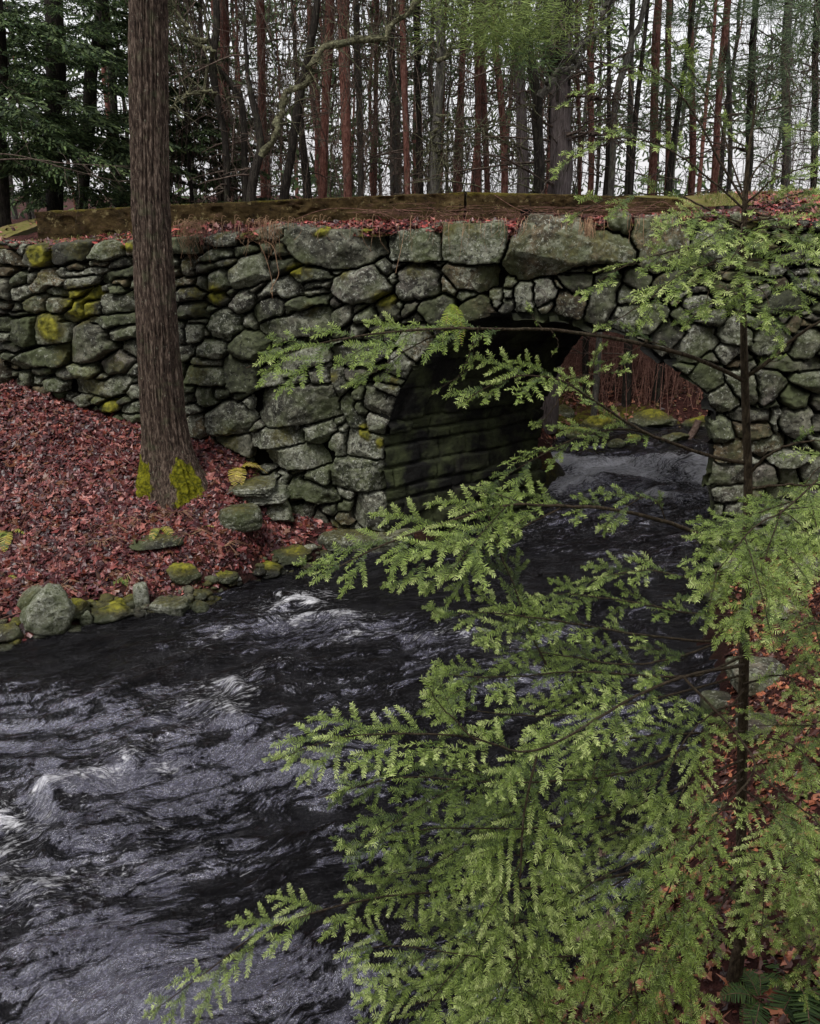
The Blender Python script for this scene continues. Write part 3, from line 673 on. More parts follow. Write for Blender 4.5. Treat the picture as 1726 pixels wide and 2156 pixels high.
# dark core sheet behind the stones
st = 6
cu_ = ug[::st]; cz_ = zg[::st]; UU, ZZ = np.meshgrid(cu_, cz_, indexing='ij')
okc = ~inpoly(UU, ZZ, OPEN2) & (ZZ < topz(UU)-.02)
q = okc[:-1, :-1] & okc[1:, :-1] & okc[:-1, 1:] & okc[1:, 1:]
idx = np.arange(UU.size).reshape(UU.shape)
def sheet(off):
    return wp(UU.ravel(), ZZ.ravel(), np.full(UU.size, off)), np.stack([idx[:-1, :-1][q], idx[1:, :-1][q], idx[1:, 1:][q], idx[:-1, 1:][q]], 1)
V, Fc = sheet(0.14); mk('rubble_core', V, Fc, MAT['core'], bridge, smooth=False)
# barrel of the arch: coursed blocks running through
prof = resample(np.concatenate([OPEN2, np.zeros((len(OPEN2), 1))], 1), 420)[:, :2]
Ls = np.concatenate([[0], np.cumsum(np.linalg.norm(np.diff(prof, axis=0), axis=1))])
tg = np.linspace(-0.02, 1.0, 190); LB = float(np.linalg.norm(BV))
SS, TT = np.meshgrid(Ls, tg*LB, indexing='ij')
wS = SS+.012*fbm(SS*6, TT*3, o=3, s=51)+.03*fbm(SS*.9, TT*1.2, o=2, s=50); wT = TT+.02*fbm(SS*6, TT*4, o=3, s=52)
rc = np.random.default_rng(5); cb = [0.0]
while cb[-1] < Ls[-1]: cb.append(cb[-1]+rc.uniform(.15, .46))
cb = np.array(cb); ci = np.searchsorted(cb, wS)-1
dS = np.minimum(wS-cb[np.clip(ci, 0, len(cb)-1)], cb[np.clip(ci+1, 0, len(cb)-1)]-wS)
dT = np.zeros_like(SS); bid = np.zeros(SS.shape, int)
for c in range(len(cb)):
    js = [-rc.uniform(0, .5)]
    while js[-1] < LB+.5: js.append(js[-1]+rc.uniform(.18, .75))
    js = np.array(js); m_ = ci == c; w = wT[m_]; k = np.searchsorted(js, w)-1
    dT[m_] = np.minimum(w-js[k], js[k+1]-w); bid[m_] = c*20+k
dd = np.minimum(dS, dT); t = np.clip(dd/.028, 0, 1)
hb = -.08+.08*np.sqrt(1-(1-t)**2)+_h(bid, bid, bid, 3)*.09*t+.03*fbm(SS*6, TT*6, o=4, s=61)
ctr = OPc; dirn = ctr-prof; dirn /= np.linalg.norm(dirn, axis=1)[:, None]
tn = np.gradient(prof, axis=0); nn = np.stack([tn[:, 1], -tn[:, 0]], 1); nn /= np.linalg.norm(nn, axis=1)[:, None]
nn *= np.sign((nn*dirn).sum(1))[:, None]
fade = ss(-.02, .12, TT)
pu = prof[:, 0][:, None]+nn[:, 0][:, None]*(hb-.012); pz = prof[:, 1][:, None]+nn[:, 1][:, None]*(hb-.012)
V = wp(pu, pz, np.zeros_like(pu))+BV*(TT/LB)[..., None]
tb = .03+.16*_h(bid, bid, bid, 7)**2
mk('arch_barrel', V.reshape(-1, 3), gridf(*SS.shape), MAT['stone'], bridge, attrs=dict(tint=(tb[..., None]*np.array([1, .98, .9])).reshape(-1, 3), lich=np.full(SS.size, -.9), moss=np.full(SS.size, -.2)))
# rear face of the bridge
Vr = wp(UU.ravel(), ZZ.ravel(), np.zeros(UU.size))+BV
mk('rear_face', Vr, np.stack([idx[:-1, :-1][q], idx[:-1, 1:][q], idx[1:, 1:][q], idx[1:, :-1][q]], 1), MAT['stone'], bridge, attrs=dict(tint=np.full((len(Vr), 3), .7), lich=np.zeros(len(Vr)), moss=np.zeros(len(Vr))))
# parapet: two beams meeting at a crack
def parapet(xs, ytop, ybot, off, thick, name):
    n = 260; x = np.linspace(xs[0], xs[-1], n); yt = np.interp(x, xs, ytop); yb = np.interp(x, xs, ybot)
    pu, pt = uz(x, yt, off); _, pb = uz(x, yb+14, off)
    m = 34; f = np.linspace(0, 1, m)
    u2 = np.repeat(pu[:, None], m, 1); pb = pb-.05; z2 = pb[:, None]+(pt-pb)[:, None]*f[None]
    dsp = .03*fbm(u2*3, z2*6, o=5, s=71)+.018*fbm(u2*12, z2*16, o=4, s=72)
    pit = ss(.35, .5, fbm(u2*4, z2*7, o=3, s=75))*.03
    front = wp(u2, z2+.006*vn(u2*6, 3)*f, off+dsp+pit)
    back = wp(u2[:, ::-1], z2[:, ::-1], np.full(u2.shape, off+thick))
    tt = np.linspace(0, 1, 6)[None, 1:-1]
    top = wp(np.repeat(pu[:, None], 4, 1), pt[:, None]+.012*fbm(pu[:, None]*8, tt*2, o=3)+0*tt, off+dsp[:, -1:]*(1-tt)+thick*tt)
    allp = np.concatenate([front, top, back], 1)
    Fc = gridf(n, allp.shape[1])
    mo = np.concatenate([ss(.8, 1, f)[None]*.55+.0*u2, np.full(top.shape[:2], .75), np.zeros(back.shape[:2])], 1)+.18*vn(np.repeat(allp[..., 0], 1, 1)*1.2, 4)
    B = Batch(); nv = allp.shape[1]
    B.add(allp.reshape(-1, 3), Fc, moss=mo.ravel())
    for e, s in ((0, 1), (n-1, -1)):
        k = m; a = np.arange(k-1); fr = allp[e, :m]; bk = allp[e, -m:][::-1]
        Vc = np.concatenate([fr, bk]); B.add(Vc, np.stack([a, a+1, a+1+k, a+k], 1)[:, ::s], moss=np.full(len(Vc), .2))
    return B.build(name, MAT['concrete'], bridge)
parapet([72, 280, 600, 977], [446, 436, 421, 405], [512, 492, 475, 462], .5, .28, 'parapet_beam')
parapet([983, 1200, 1440], [405, 410, 419], [462, 456, 452], .48, .28, 'parapet_beam')
B = Batch()
for cxp, cyp in ((1107, 447),):
    c = onwall(np.array([cxp-12., cxp+12, cxp+12, cxp-12]), np.array([cyp+6., cyp+6, cyp-7, cyp-7]), .455); B.add(np.concatenate([c, c-NC*.2*-1*-1]), np.array([[0, 1, 2, 3], [0, 4, 5, 1], [1, 5, 6, 2], [2, 6, 7, 3], [3, 7, 4, 0]]))
B.build('drain_slot', MAT['core'], bridge, smooth=False)
# ---------------------------------------------------------------- ground in front of the wall
C = []
def cz_(px, py, z): p = atZ(px, py, z); C.append((p[0], p[1], z))
def cw_(px, py, off=0.0): p = onwall(px, py, off); C.append(tuple(p))
def cy_(px, py, Y): C.append(tuple(atY(px, py, Y)))
for a in [(-400, 1420), (-150, 1400), (0, 1372), (150, 1335), (280, 1312), (345, 1300), (420, 1285), (500, 1238), (560, 1216), (640, 1202), (700, 1168), (770, 1150)]: cz_(*a, 0.0)
for a in [(-400, 1395), (-150, 1375), (0, 1345), (150, 1305), (280, 1285), (420, 1262), (560, 1196), (640, 1184)]:
    p = atZ(*a, 0.0); C.append((p[0], p[1]+.08, .16))
for a in [(-400, 760), (-150, 770), (0, 795), (100, 832), (200, 866), (290, 892), (400, 925), (470, 940), (540, 990), (560, 1022), (620, 1078), (700, 1105)]: cw_(*a); 
cw_(790, 1128)
cy_(368, 1045, 9.85); cy_(150, 1000, 9.9); cy_(100, 1150, 9.0); cy_(250, 1200, 8.85); cy_(0, 1150, 9.1); cy_(500, 1100, 9.55)
for a in [(-300, 1600), (300, 1500), (700, 1400), (600, 1900), (1200, 1400), (1150, 1200), (1350, 1180), (100, 2100), (900, 1700), (600, 1330), (200, 1440), (1000, 1900), (1300, 1700), (1250, 1500)]: cz_(*a, -0.5)
for a in [(1505, 1215), (1490, 1350), (1480, 1500), (1440, 1650), (1380, 1800), (1290, 1950), (1100, 2110), (900, 2260)]: cz_(*a, 0.0)
cw_(1560, 1180); cw_(1726, 1150); cw_(2000, 1100); cy_(1640, 1310, 7.5); cy_(1600, 1490, 6.0); cy_(1560, 1978, 3.0); cy_(1700, 2120, 2.7); cy_(1350, 2120, 2.9); cy_(1600, 1750, 3.9)
C += [(1, 1, 2.4), (0, 0, 2.85), (-1, 0, 2.6), (2, 0, 3), (0, 1.2, 1.9), (-1, 2.5, 0), (-3, 2.1, 0), (-6, 1.8, 0), (-9, 1.5, 0), (-9, 3.5, -.5), (-9, 0, 2), (-4, 0, 1.8), (4, 2, 2.6), (5, 5, 2.0), (6, 8, 1.6), (-9, 10.6, 2.2), (-9, 8, .9), (-8, 7, 0), (7, 1, 3.3)]
C = np.array(C, float)
def tps_k(r2): return np.where(r2 > 1e-12, r2*np.log(r2+1e-12), 0)
def tps_fit(P, lam=.02):
    n = len(P); d2 = ((P[:, None, :2]-P[None, :, :2])**2).sum(-1); K = tps_k(d2)+lam*np.eye(n)
    Q = np.c_[np.ones(n), P[:, :2]]; A = np.block([[K, Q], [Q.T, np.zeros((3, 3))]]); return np.linalg.solve(A, np.r_[P[:, 2], 0, 0, 0])
TW = tps_fit(C)
def gz0(x, y):
    x = np.asarray(x, float); y = np.asarray(y, float); sh = x.shape; x = x.ravel(); y = y.ravel(); out = np.empty(len(x))
    for i in range(0, len(x), 20000):
        X = x[i:i+20000]; Y = y[i:i+20000]; d2 = (X[:, None]-C[:, 0])**2+(Y[:, None]-C[:, 1])**2
        out[i:i+20000] = tps_k(d2) @ TW[:-3]+TW[-3]+TW[-2]*X+TW[-1]*Y
    return out.reshape(sh)
def gz(x, y): 
    return gz0(x, y)+.05*fbm(np.asarray(x)*1.3, np.asarray(y)*1.3, o=3, s=81)+.02*fbm(np.asarray(x)*6, np.asarray(y)*6, o=3, s=82)
def offw(x, y): return -((np.asarray(x)-W0[0])*NC[0]+(np.asarray(y)-W0[1])*NC[1])
def hit(px, py, y0=2.0, y1=14.0, z=gz):
    Y = np.linspace(y0, y1, 700); p = atY(np.full(700, float(px)), np.full(700, float(py)), Y); g = z(p[:, 0], p[:, 1])
    k = np.where(p[:, 2] <= g)[0]
    return p[k[0]] if len(k) else p[-1]
gx = np.arange(-9, 7.5, .05); gy = np.arange(-.6, 13.2, .05)
GX, GY = np.meshgrid(gx, gy, indexing='ij'); GZ = gz(GX, GY)
of = offw(GX, GY); ok = of < .4
q = ok[:-1, :-1] & ok[1:, 1:]
idx = np.arange(GX.size).reshape(GX.shape)
gm = ss(.55, .0, GZ)*.55+.25*fbm(GX*.8, GY*.8, o=3, s=85)-.15+ss(.5, .1, abs(GX+.9)/1.0)*0
struct('ground', np.stack([GX, GY, GZ], -1).reshape(-1, 3), np.stack([idx[:-1, :-1][q], idx[1:, :-1][q], idx[1:, 1:][q], idx[:-1, 1:][q]], 1), MAT['ground'], attrs=dict(moss=gm.ravel()))
# ledge, road and embankment on top of the wall
ul = np.linspace(-8.2, 4.9, 460)
def pzc(xs, ys, off, u):
    a, b = uz(xs, ys, off); return np.interp(u, a, b)
r0 = topz(ul)-.02
xs = [-250, 0, 72, 280, 400, 600, 800, 977, 1200, 1440, 1726, 1950]
zb = pzc(xs, [516, 508, 507, 488, 468, 466, 464, 463, 456, 449, 445, 442], .5, ul)-.025
zp = pzc(xs, [508, 501, 470, 438, 431, 423, 414, 407, 412, 418, 410, 405], .8, ul)-.06*ss(-5.2, -4.6, ul)
zr = pzc(xs, [480, 474, 460, 450, 436, 430, 420, 412, 412, 412, 400, 397], 2.6, ul)
rows = [(-.02, r0-.05), (.05, r0), (.25, (r0+zb)/2-.01), (.46, zb), (.6, zb), (.79, (zb+zp)/2), (.85, zp-.03), (1.1, zp-.04), (1.7, (zp+zr)/2-.02), (2.6, zr)]
offs = np.array([r[0] for r in rows]); zz_ = np.stack([r[1] for r in rows], 1)
fo = np.concatenate([np.linspace(-.02, .79, 26), np.linspace(.85, 2.6, 24)])
ZL = np.stack([np.interp(fo, offs, z) for z in zz_]); UL = np.repeat(ul[:, None], len(fo), 1)
nzl = .02*fbm(UL*4, fo[None]*4, o=4, s=91)*(fo[None] > .08)
def ledge_z(u, o): 
    i = np.clip(np.interp(u, ul, np.arange(len(ul))).astype(int), 0, len(ul)-1); r = np.empty(len(u))
    for k in range(len(u)): r[k] = np.interp(o[k], offs, zz_[i[k]])
    return r
V = wp(UL, ZL+nzl, np.repeat(fo[None], len(ul), 0))
nl = 26
struct('ledge_soil', V[:, :nl].reshape(-1, 3), gridf(len(ul), nl), MAT['ground'], attrs=dict(moss=(.25+.35*fbm(UL[:, :nl]*1.5, fo[None, :nl]*2, o=3, s=93)+ss(.12, .02, fo[None, :nl])*.25).ravel()))
Vt = V[:, nl:]
struct('road', Vt.reshape(-1, 3), gridf(len(ul), Vt.shape[1]), MAT['turf'])
# ground behind the bridge
NR = [(-.9, 0), (0, 0), (1.2, 0)]
def bz(x, y):
    x = np.asarray(x, float); y = np.asarray(y, float)
    far = np.interp(y, [11, 15.2, 15.7, 16.6, 19, 22, 30, 40, 90], [-.5, -.5, .1, .5, .6, .7, 1.2, 2.6, 3.6])+.18*fbm(x*.9, y*.9, o=3, s=95)
    far = np.where(y < 15.6, np.maximum(far, np.interp(x-.175*y-.15*vn(x*1.5, y*1.5)+.35*ss(13.5, 12, y), [-1.2, -.3, .15, .5], [1.5, .55, .12, -.5])), far)
    s1 = ss(-.2, -2.2, x-.165*y); s2 = ss(.6, 3.0, x-.33*y-.3)
    far = far+(3.72-far)*s1*ss(60, 20, y)
    far = far+(4.22-far)*s2*ss(60, 20, y)
    return far
bx = np.concatenate([np.linspace(-60, -12, 60), np.arange(-11.8, 14, .13), np.linspace(14.2, 60, 60)]); by = np.concatenate([np.arange(10.2, 24, .13), np.linspace(24.3, 120, 110)])
BX, BY = np.meshgrid(bx, by, indexing='ij'); BZ = bz(BX, BY)+.03*fbm(BX*3, BY*3, o=3, s=97)
ofb = offw(BX, BY); under = (ofb > .9) 
BZ = np.where(ofb < 2.7, np.minimum(BZ, ledge_z(np.clip(((BX.ravel()-W0[0])*WD[0]+(BY.ravel()-W0[1])*WD[1]), -6.9, 4.9), np.full(BX.size, 2.5)).reshape(BX.shape)-.25), BZ)
ok = ofb > 1.5; q = ok[:-1, :-1] & ok[1:, 1:] & ok[1:, :-1] & ok[:-1, 1:]
idx = np.arange(BX.size).reshape(BX.shape)
bmz = .25+.4*fbm(BX*.5, BY*.5, o=3, s=99)+.3*ss(.8, .1, BZ)
struct('woodland_ground', np.stack([BX, BY, BZ], -1).reshape(-1, 3), np.stack([idx[:-1, :-1][q], idx[1:, :-1][q], idx[1:, 1:][q], idx[:-1, 1:][q]], 1), MAT['ground'], attrs=dict(moss=bmz.ravel()))
# ---------------------------------------------------------------- stream
fx, fy = -.92, -.392
wx = np.arange(-7.5, 9.5, .03); wy = np.arange(1.2, 17, .03)
WX, WY = np.meshgrid(wx, wy, indexing='ij')
sF = WX*fx+WY*fy; tF = WX*fy*-1+WY*fx
sw = sF+.5*fbm(WX*.5, WY*.5, o=2, s=101); tw = tF+.42*fbm(WX*.55+4, WY*.55, o=3, s=102)
def ridg(a): return 1-np.abs(a)*2
amp = np.ones(WX.shape)*.62
def blob(px, py, rx, ry, base):
    p = atZ(px, py, 0.); return base*np.exp(-(((WX-p[0])/rx)**2+((WY-p[1])/ry)**2))
amp = amp+blob(350, 1600, 1.8, 1.0, .6)+blob(700, 1380, 1.6, .6, .5)+blob(100, 1900, 1.6, .8, .3)
amp = amp-blob(900, 1240, 1.2, .55, .45)-blob(1050, 1350, .8, .5, .3)-blob(150, 1390, 1.3, .3, .45)-blob(850, 1480, .7, .3, .25)
up = ss(10.6, 11.6, WY); amp = np.clip(amp+.45*up*ss(15.3, 13, WY), .12, 2)
h = .075*fbm(tw*.95, sw*.75, o=2, s=103)+.060*vn(tw*2.4, sw*.9, 0, 104)+.034*ridg(vn(tw*5.0, sw*1.4, 0, 105))+.018*ridg(vn(tw*10.5, sw*2.6, 0, 106))+.007*ridg(vn(tw*23, sw*6, 0, 107))
h = h*amp
foam = np.zeros(WX.shape)
CRS = [([(590, 1278), (640, 1262), (660, 1268)], .05, .9), ([(620, 1318), (690, 1298), (735, 1310)], .05, .75), ([(690, 1360), (750, 1345), (800, 1352), (860, 1350)], .05, .5), ([(545, 1420), (580, 1408), (610, 1410)], .05, .45),
       ([(465, 1445), (483, 1440), (490, 1460)], .07, .6), ([(420, 1500), (460, 1510), (490, 1530)], .06, .45), ([(90, 1680), (170, 1650), (240, 1640), (270, 1625)], .05, .7), ([(330, 1635), (362, 1628)], .05, .6),
       ([(-30, 1745), (20, 1730), (45, 1740)], .06, .95), ([(0, 1800), (30, 1790)], .04, .5), ([(440, 1345), (480, 1322)], .03, .45), ([(380, 1385), (430, 1370)], .03, .3), ([(900, 1335), (960, 1325)], .03, .4), ([(1130, 1320), (1180, 1318)], .03, .6), ([(560, 1300), (610, 1290)], .04, .45), ([(1180, 1045), (1215, 1022), (1240, 1030)], .07, 1.0), ([(1330, 1000), (1400, 985), (1480, 990)], .05, 1.0), ([(250, 1720), (330, 1740)], .03, .4), ([(30, 1860), (110, 1880)], .03, .35), ([(520, 1470), (600, 1462)], .03, .35), ([(880, 1350), (940, 1345), (1000, 1330)], .03, .5)]
jx = WX+.10*fbm(WX*2.2, WY*2.2, o=3, s=111); jy = WY+.10*fbm(WX*2.2, WY*2.2, o=3, s=112)
for pts, hh_, fo_ in CRS:
    P = resample(atZ(np.array([p[0] for p in pts], float), np.array([p[1] for p in pts], float), 0.), 9)[:, :2]
    d = np.full(WX.shape, 9.)
    for a in P: d = np.minimum(d, np.hypot(jx-a[0], (jy-a[1])*1.5))
    h = h+hh_*np.exp(-(d/.17)**2)+.018*np.exp(-(d/.3)**2)*vn(tw*9, sw*7, 0, 113)
    foam = np.maximum(foam, fo_*np.exp(-(d/.13)**2)); foam = np.maximum(foam, .56*fo_*np.exp(-(d/.50)**2))
# rapid above and under the arch
pr = atZ(np.array([1200., 1350., 1490.]), np.array([975., 975., 985.]), .1)
rl = np.interp(WX, pr[:, 0], pr[:, 1]); dr = jy-rl
rap = np.exp(-(dr/(.20+.10*vn(WX*2, 3)))**2)*(1+.5*vn(WX*3.1, WY*4, 0, 116))*ss(1.6, 2.3, WX)
rap2 = ss(-2.6, -.2, dr)*ss(.25, -.1, dr)*ss(1.4, 2.2, WX)
h = h+.16*ss(-.5, .35, dr)*ss(1, 2, WX)+(rap+.8*rap2)*.085*vn(WX*3.2, WY*4.5, 0, 115)
foam = np.maximum(foam, np.maximum(rap*1.1, .70*rap2*(1+1.1*vn(WX*1.6, WY*2.2, 0, 117))))
pl = atZ(1215., 1025., 0.); foam = np.maximum(foam, .8*np.exp(-(((WX-pl[0])/.35)**2+((WY-pl[1])/.3)**2)))
foam = foam+.24*ss(-.05, .5, fbm(tw*1.2, sw*.8, o=3, s=119))*amp-.05
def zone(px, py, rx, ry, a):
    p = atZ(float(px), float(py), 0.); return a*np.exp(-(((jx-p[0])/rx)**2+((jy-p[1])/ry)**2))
air = np.full(WX.shape, .34)  # painted reflections: lighter zones for sky, darker for shade, tied to wave slope
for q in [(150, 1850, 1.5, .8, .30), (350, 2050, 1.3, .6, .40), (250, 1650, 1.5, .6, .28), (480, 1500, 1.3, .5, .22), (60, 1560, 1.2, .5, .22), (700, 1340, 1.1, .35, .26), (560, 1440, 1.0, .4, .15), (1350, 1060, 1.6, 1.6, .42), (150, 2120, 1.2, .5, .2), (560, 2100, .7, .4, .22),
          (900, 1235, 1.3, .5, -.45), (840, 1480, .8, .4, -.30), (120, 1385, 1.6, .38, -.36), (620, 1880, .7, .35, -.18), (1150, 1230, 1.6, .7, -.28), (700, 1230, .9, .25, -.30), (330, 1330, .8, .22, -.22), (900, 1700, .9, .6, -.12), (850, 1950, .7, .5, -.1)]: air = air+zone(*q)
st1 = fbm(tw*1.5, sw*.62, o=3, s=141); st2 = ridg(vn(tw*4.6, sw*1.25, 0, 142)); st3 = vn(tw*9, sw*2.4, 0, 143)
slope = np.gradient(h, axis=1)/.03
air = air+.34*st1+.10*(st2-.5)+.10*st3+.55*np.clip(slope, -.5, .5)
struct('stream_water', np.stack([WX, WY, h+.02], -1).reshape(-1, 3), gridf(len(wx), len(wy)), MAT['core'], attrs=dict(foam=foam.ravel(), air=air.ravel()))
wo = D.objects['stream_water']; wm = M('stream_surface', .06, .5); wm.b.inputs['IOR'].default_value = 2.0; wm.b.inputs['Specular Tint'].default_value = (.92, .92, 1.0, 1)
g = wm.n('ShaderNodeNewGeometry'); wrp = wm.n('ShaderNodeTexNoise', inp={'Vector': (g, 'Position'), 'Scale': .9, 'Detail': 2.0})
ws = wm.n('ShaderNodeVectorMath', operation='SCALE'); wm.t.links.new(wrp.outputs['Color'], ws.inputs[0]); ws.inputs['Scale'].default_value = .9
wa = wm.n('ShaderNodeVectorMath', operation='ADD'); wm.t.links.new(g.outputs['Position'], wa.inputs[0]); wm.t.links.new(ws.outputs[0], wa.inputs[1])
mr = wm.n('ShaderNodeMapping', inp={0: wa}); mr.inputs['Rotation'].default_value = (0, 0, -math.atan2(fy, fx))
mp = wm.n('ShaderNodeMapping', inp={0: mr}); mp.inputs['Scale'].default_value = (1.0, 2.7, 1.0)
def wnoise(sc, det, ro, di): return wm.noise(mp, sc, det, ro, di)
n1_ = wnoise(2.6, 6, .62, .9); n2_ = wnoise(8, 5, .65, .6); n3_ = wnoise(24, 3, .55, .2)
hsum = wm.math('ADD', wm.math('MULTIPLY', n1_, 1.0), wm.math('ADD', wm.math('MULTIPLY', n2_, .42), wm.math('MULTIPLY', n3_, .18)))
wm.bump(hsum, 1.0, .17)
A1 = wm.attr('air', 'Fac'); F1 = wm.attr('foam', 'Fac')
# streaks of sky reflection painted into the base colour, cut by painted dark lines
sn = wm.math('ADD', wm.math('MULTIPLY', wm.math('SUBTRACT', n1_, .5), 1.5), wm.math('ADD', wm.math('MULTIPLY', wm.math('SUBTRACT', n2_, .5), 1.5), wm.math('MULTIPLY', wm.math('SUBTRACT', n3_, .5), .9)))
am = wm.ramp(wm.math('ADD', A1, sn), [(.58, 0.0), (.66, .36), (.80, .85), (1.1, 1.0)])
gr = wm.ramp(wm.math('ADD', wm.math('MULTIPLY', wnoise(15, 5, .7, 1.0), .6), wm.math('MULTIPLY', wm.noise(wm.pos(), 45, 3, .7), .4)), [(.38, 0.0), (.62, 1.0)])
sheenc = wm.mix(gr, (.006, .006, .009), (.125, .122, .172))
cm = wm.mix(am, (.003, .0026, .003), sheenc)
fn = wm.math('ADD', F1, wm.math('MULTIPLY', wm.math('SUBTRACT', wnoise(11, 6, .75, .8), .5), 2.6))
fm = wm.ramp(fn, [(.46, 0.0), (.66, .35), (1.0, .95)])
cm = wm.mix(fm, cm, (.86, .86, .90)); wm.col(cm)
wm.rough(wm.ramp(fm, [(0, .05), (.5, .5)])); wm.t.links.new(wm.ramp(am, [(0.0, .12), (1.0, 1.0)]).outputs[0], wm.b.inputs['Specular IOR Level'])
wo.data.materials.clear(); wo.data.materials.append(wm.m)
# ---------------------------------------------------------------- fallen leaves (real small curled blades, far too many to count)
def leaf_batch(name, P, N, size, cols, label_mat, seedn=0, flat=.35):
    r = np.random.default_rng(seedn); n = len(P)
    # lobed outline, 8 points round a raised centre
    out = np.array([(0, 1.0), (.30, .66), (.72, .60), (.56, .16), (.60, -.40), (.2, -.50), (-.08, -.85), (-.30, -.48), (-.66, -.36), (-.54, .1), (-.70, .50), (-.28, .62)])
    k = len(out); th = r.uniform(0, 6.28, n); c, s_ = np.cos(th), np.sin(th)
    sz = size*r.uniform(.35, 1.45, n)
    jit = 1+.30*r.normal(size=(n, k)); ox = out[None, :, 0]*jit*r.uniform(.5, 1.1, (n, 1)); oy = out[None, :, 1]*jit
    oz = flat*(r.uniform(-1, 1, (n, 1))*ox**2+r.uniform(-1, 1, (n, 1))*oy**2+r.uniform(-.5, .5, (n, 1))*ox*oy)+.12*r.normal(size=(n, k))
    X = (ox*c[:, None]-oy*s_[:, None])*sz[:, None]; Y = (ox*s_[:, None]+oy*c[:, None])*sz[:, None]; Zl = oz*sz[:, None]
    Nn = N+r.normal(0, .34, (n, 3)); Nn /= np.linalg.norm(Nn, axis=1)[:, None]
    A = np.cross(Nn, np.array([0, 1., 0])); A /= np.linalg.norm(A, axis=1)[:, None]; Bv = np.cross(Nn, A)
    W = P[:, None]+X[..., None]*A[:, None]+Y[..., None]*Bv[:, None]+Zl[..., None]*Nn[:, None]
    Cc = P+Nn*(sz*.05)[:, None]
    V = np.concatenate([Cc[:, None], W], 1); b = np.arange(n)[:, None]*(k+1); i = np.arange(k)[None]
    Fc = np.stack([b+0*i, b+1+i, b+1+(i+1) % k], -1).reshape(-1, 3)
    pal = np.array(cols); ci = r.integers(0, len(pal), n); cc = pal[ci]*r.uniform(.5, 1.5, (n, 1)); cc = np.repeat(cc[:, None], k+1, 1)
    cc = cc*np.array([1.05, .84, .84])
    return mk(name, V.reshape(-1, 3), Fc, label_mat, smooth=False, attrs=dict(col=cc.reshape(-1, 3)))
LC = [(.05, .012, .013), (.075, .020, .021), (.12, .036, .034), (.026, .008, .009), (.17, .064, .056), (.12, .032, .018), (.058, .016, .020), (.23, .105, .085), (.036, .011, .014), (.10, .048, .022)]
def gnorm(x, y, f=gz):
    e = .05; nx = -(f(x+e, y)-f(x-e, y))/(2*e); ny = -(f(x, y+e)-f(x, y-e))/(2*e); n = np.stack([nx, ny, np.ones_like(nx)], 1); return n/np.linalg.norm(n, axis=1)[:, None]
r = np.random.default_rng(21); n = 60000
x = r.uniform(-7.5, 0.2, n); y = r.uniform(6.5, 12.8, n); z = gz(x, y); o_ = offw(x, y)
right = ss(-2.2, -.9, x)
keep = (o_ < -.02) & (z > .10+.10*vn(x*3, y*3)) & (r.uniform(size=n) < (1-.55*right)*(.35+.65*ss(.1, .4, z)))
x, y, z = x[keep], y[keep], z[keep]
o = leaf_batch('fallen_leaves', np.stack([x, y, z+r.uniform(.0, .035, len(x))], 1), gnorm(x, y), .052, LC, MAT['leaf'], 1); o['kind'] = 'stuff'
# on the ledge
n = 14000; u = r.uniform(-8, 4.8, n); of_ = r.uniform(-.02, .5, n); of_[9000:] = r.uniform(.3, 2.5, 5000); u[9000:] = np.where(r.uniform(size=5000) < .8, r.uniform(2.2, 4.8, 5000), r.uniform(-8, -4.4, 5000))
den = np.where(u < -2.95, .25, np.where(u < 2.6, .9, .35)); k = r.uniform(size=n) < den; u, of_ = u[k], of_[k]
P = wp(u, ledge_z(u, of_)+.006+r.uniform(0, .018, len(u)), of_)
o = leaf_batch('ledge_leaves', P, np.tile([0, -.15, 1.], (len(P), 1)), .045, LC+[(.30, .07, .06), (.34, .11, .09), (.22, .05, .045)], MAT['leaf'], 2); o['kind'] = 'stuff'
# right bank
n = 30000; x = r.uniform(-.5, 5.5, n); y = r.uniform(.9, 9.2, n); z = gz(x, y); k = (z > .12) & (offw(x, y) < -.02) & (np.hypot(x, y) > 1.6); x, y, z = x[k], y[k], z[k]
o = leaf_batch('bank_leaves', np.stack([x, y, z+r.uniform(.0, .03, len(x))], 1), gnorm(x, y), .034, [(.03, .012, .009), (.05, .018, .012), (.10, .04, .02), (.22, .09, .045), (.07, .03, .018), (.30, .14, .07), (.10, .03, .02)], MAT['leaf'], 3); o['kind'] = 'stuff'
# beyond the bridge
n = 12000; x = r.uniform(-1, 9, n); y = r.uniform(14, 26, n); z = bz(x, y); k = z > .05; x, y, z = x[k], y[k], z[k]
o = leaf_batch('woodland_leaves', np.stack([x, y, z+.04], 1), gnorm(x, y, bz), .05, [(.10, .04, .022), (.16, .07, .04), (.06, .026, .018), (.26, .14, .08), (.12, .10, .03)], MAT['leaf'], 4); o['kind'] = 'stuff'
# ---------------------------------------------------------------- the big trunk on the left bank
base = hit(362, 1012, 8, 11.4); TYb = base[1]
prof_t = [(-60, 312, 84), (0, 311, 82), (200, 313, 81), (400, 316, 81), (560, 323, 84), (700, 331, 88), (800, 338, 92), (880, 344, 96), (940, 352, 106), (985, 360, 122), (1010, 367, 142), (1035, 370, 158), (1070, 372, 172)]
py_ = np.array([p[0] for p in prof_t], float); px_ = np.array([p[1] for p in prof_t], float); wd_ = np.array([p[2] for p in prof_t], float)
ctr_ = atY(px_, py_, TYb); rad_ = .93*wd_/2/F*(ctr_ @ np.array([0, FW[1], FW[2]])-CAM @ FW)
o2 = np.argsort(ctr_[:, 2]); ctr_ = ctr_[o2]; rad_ = rad_[o2]
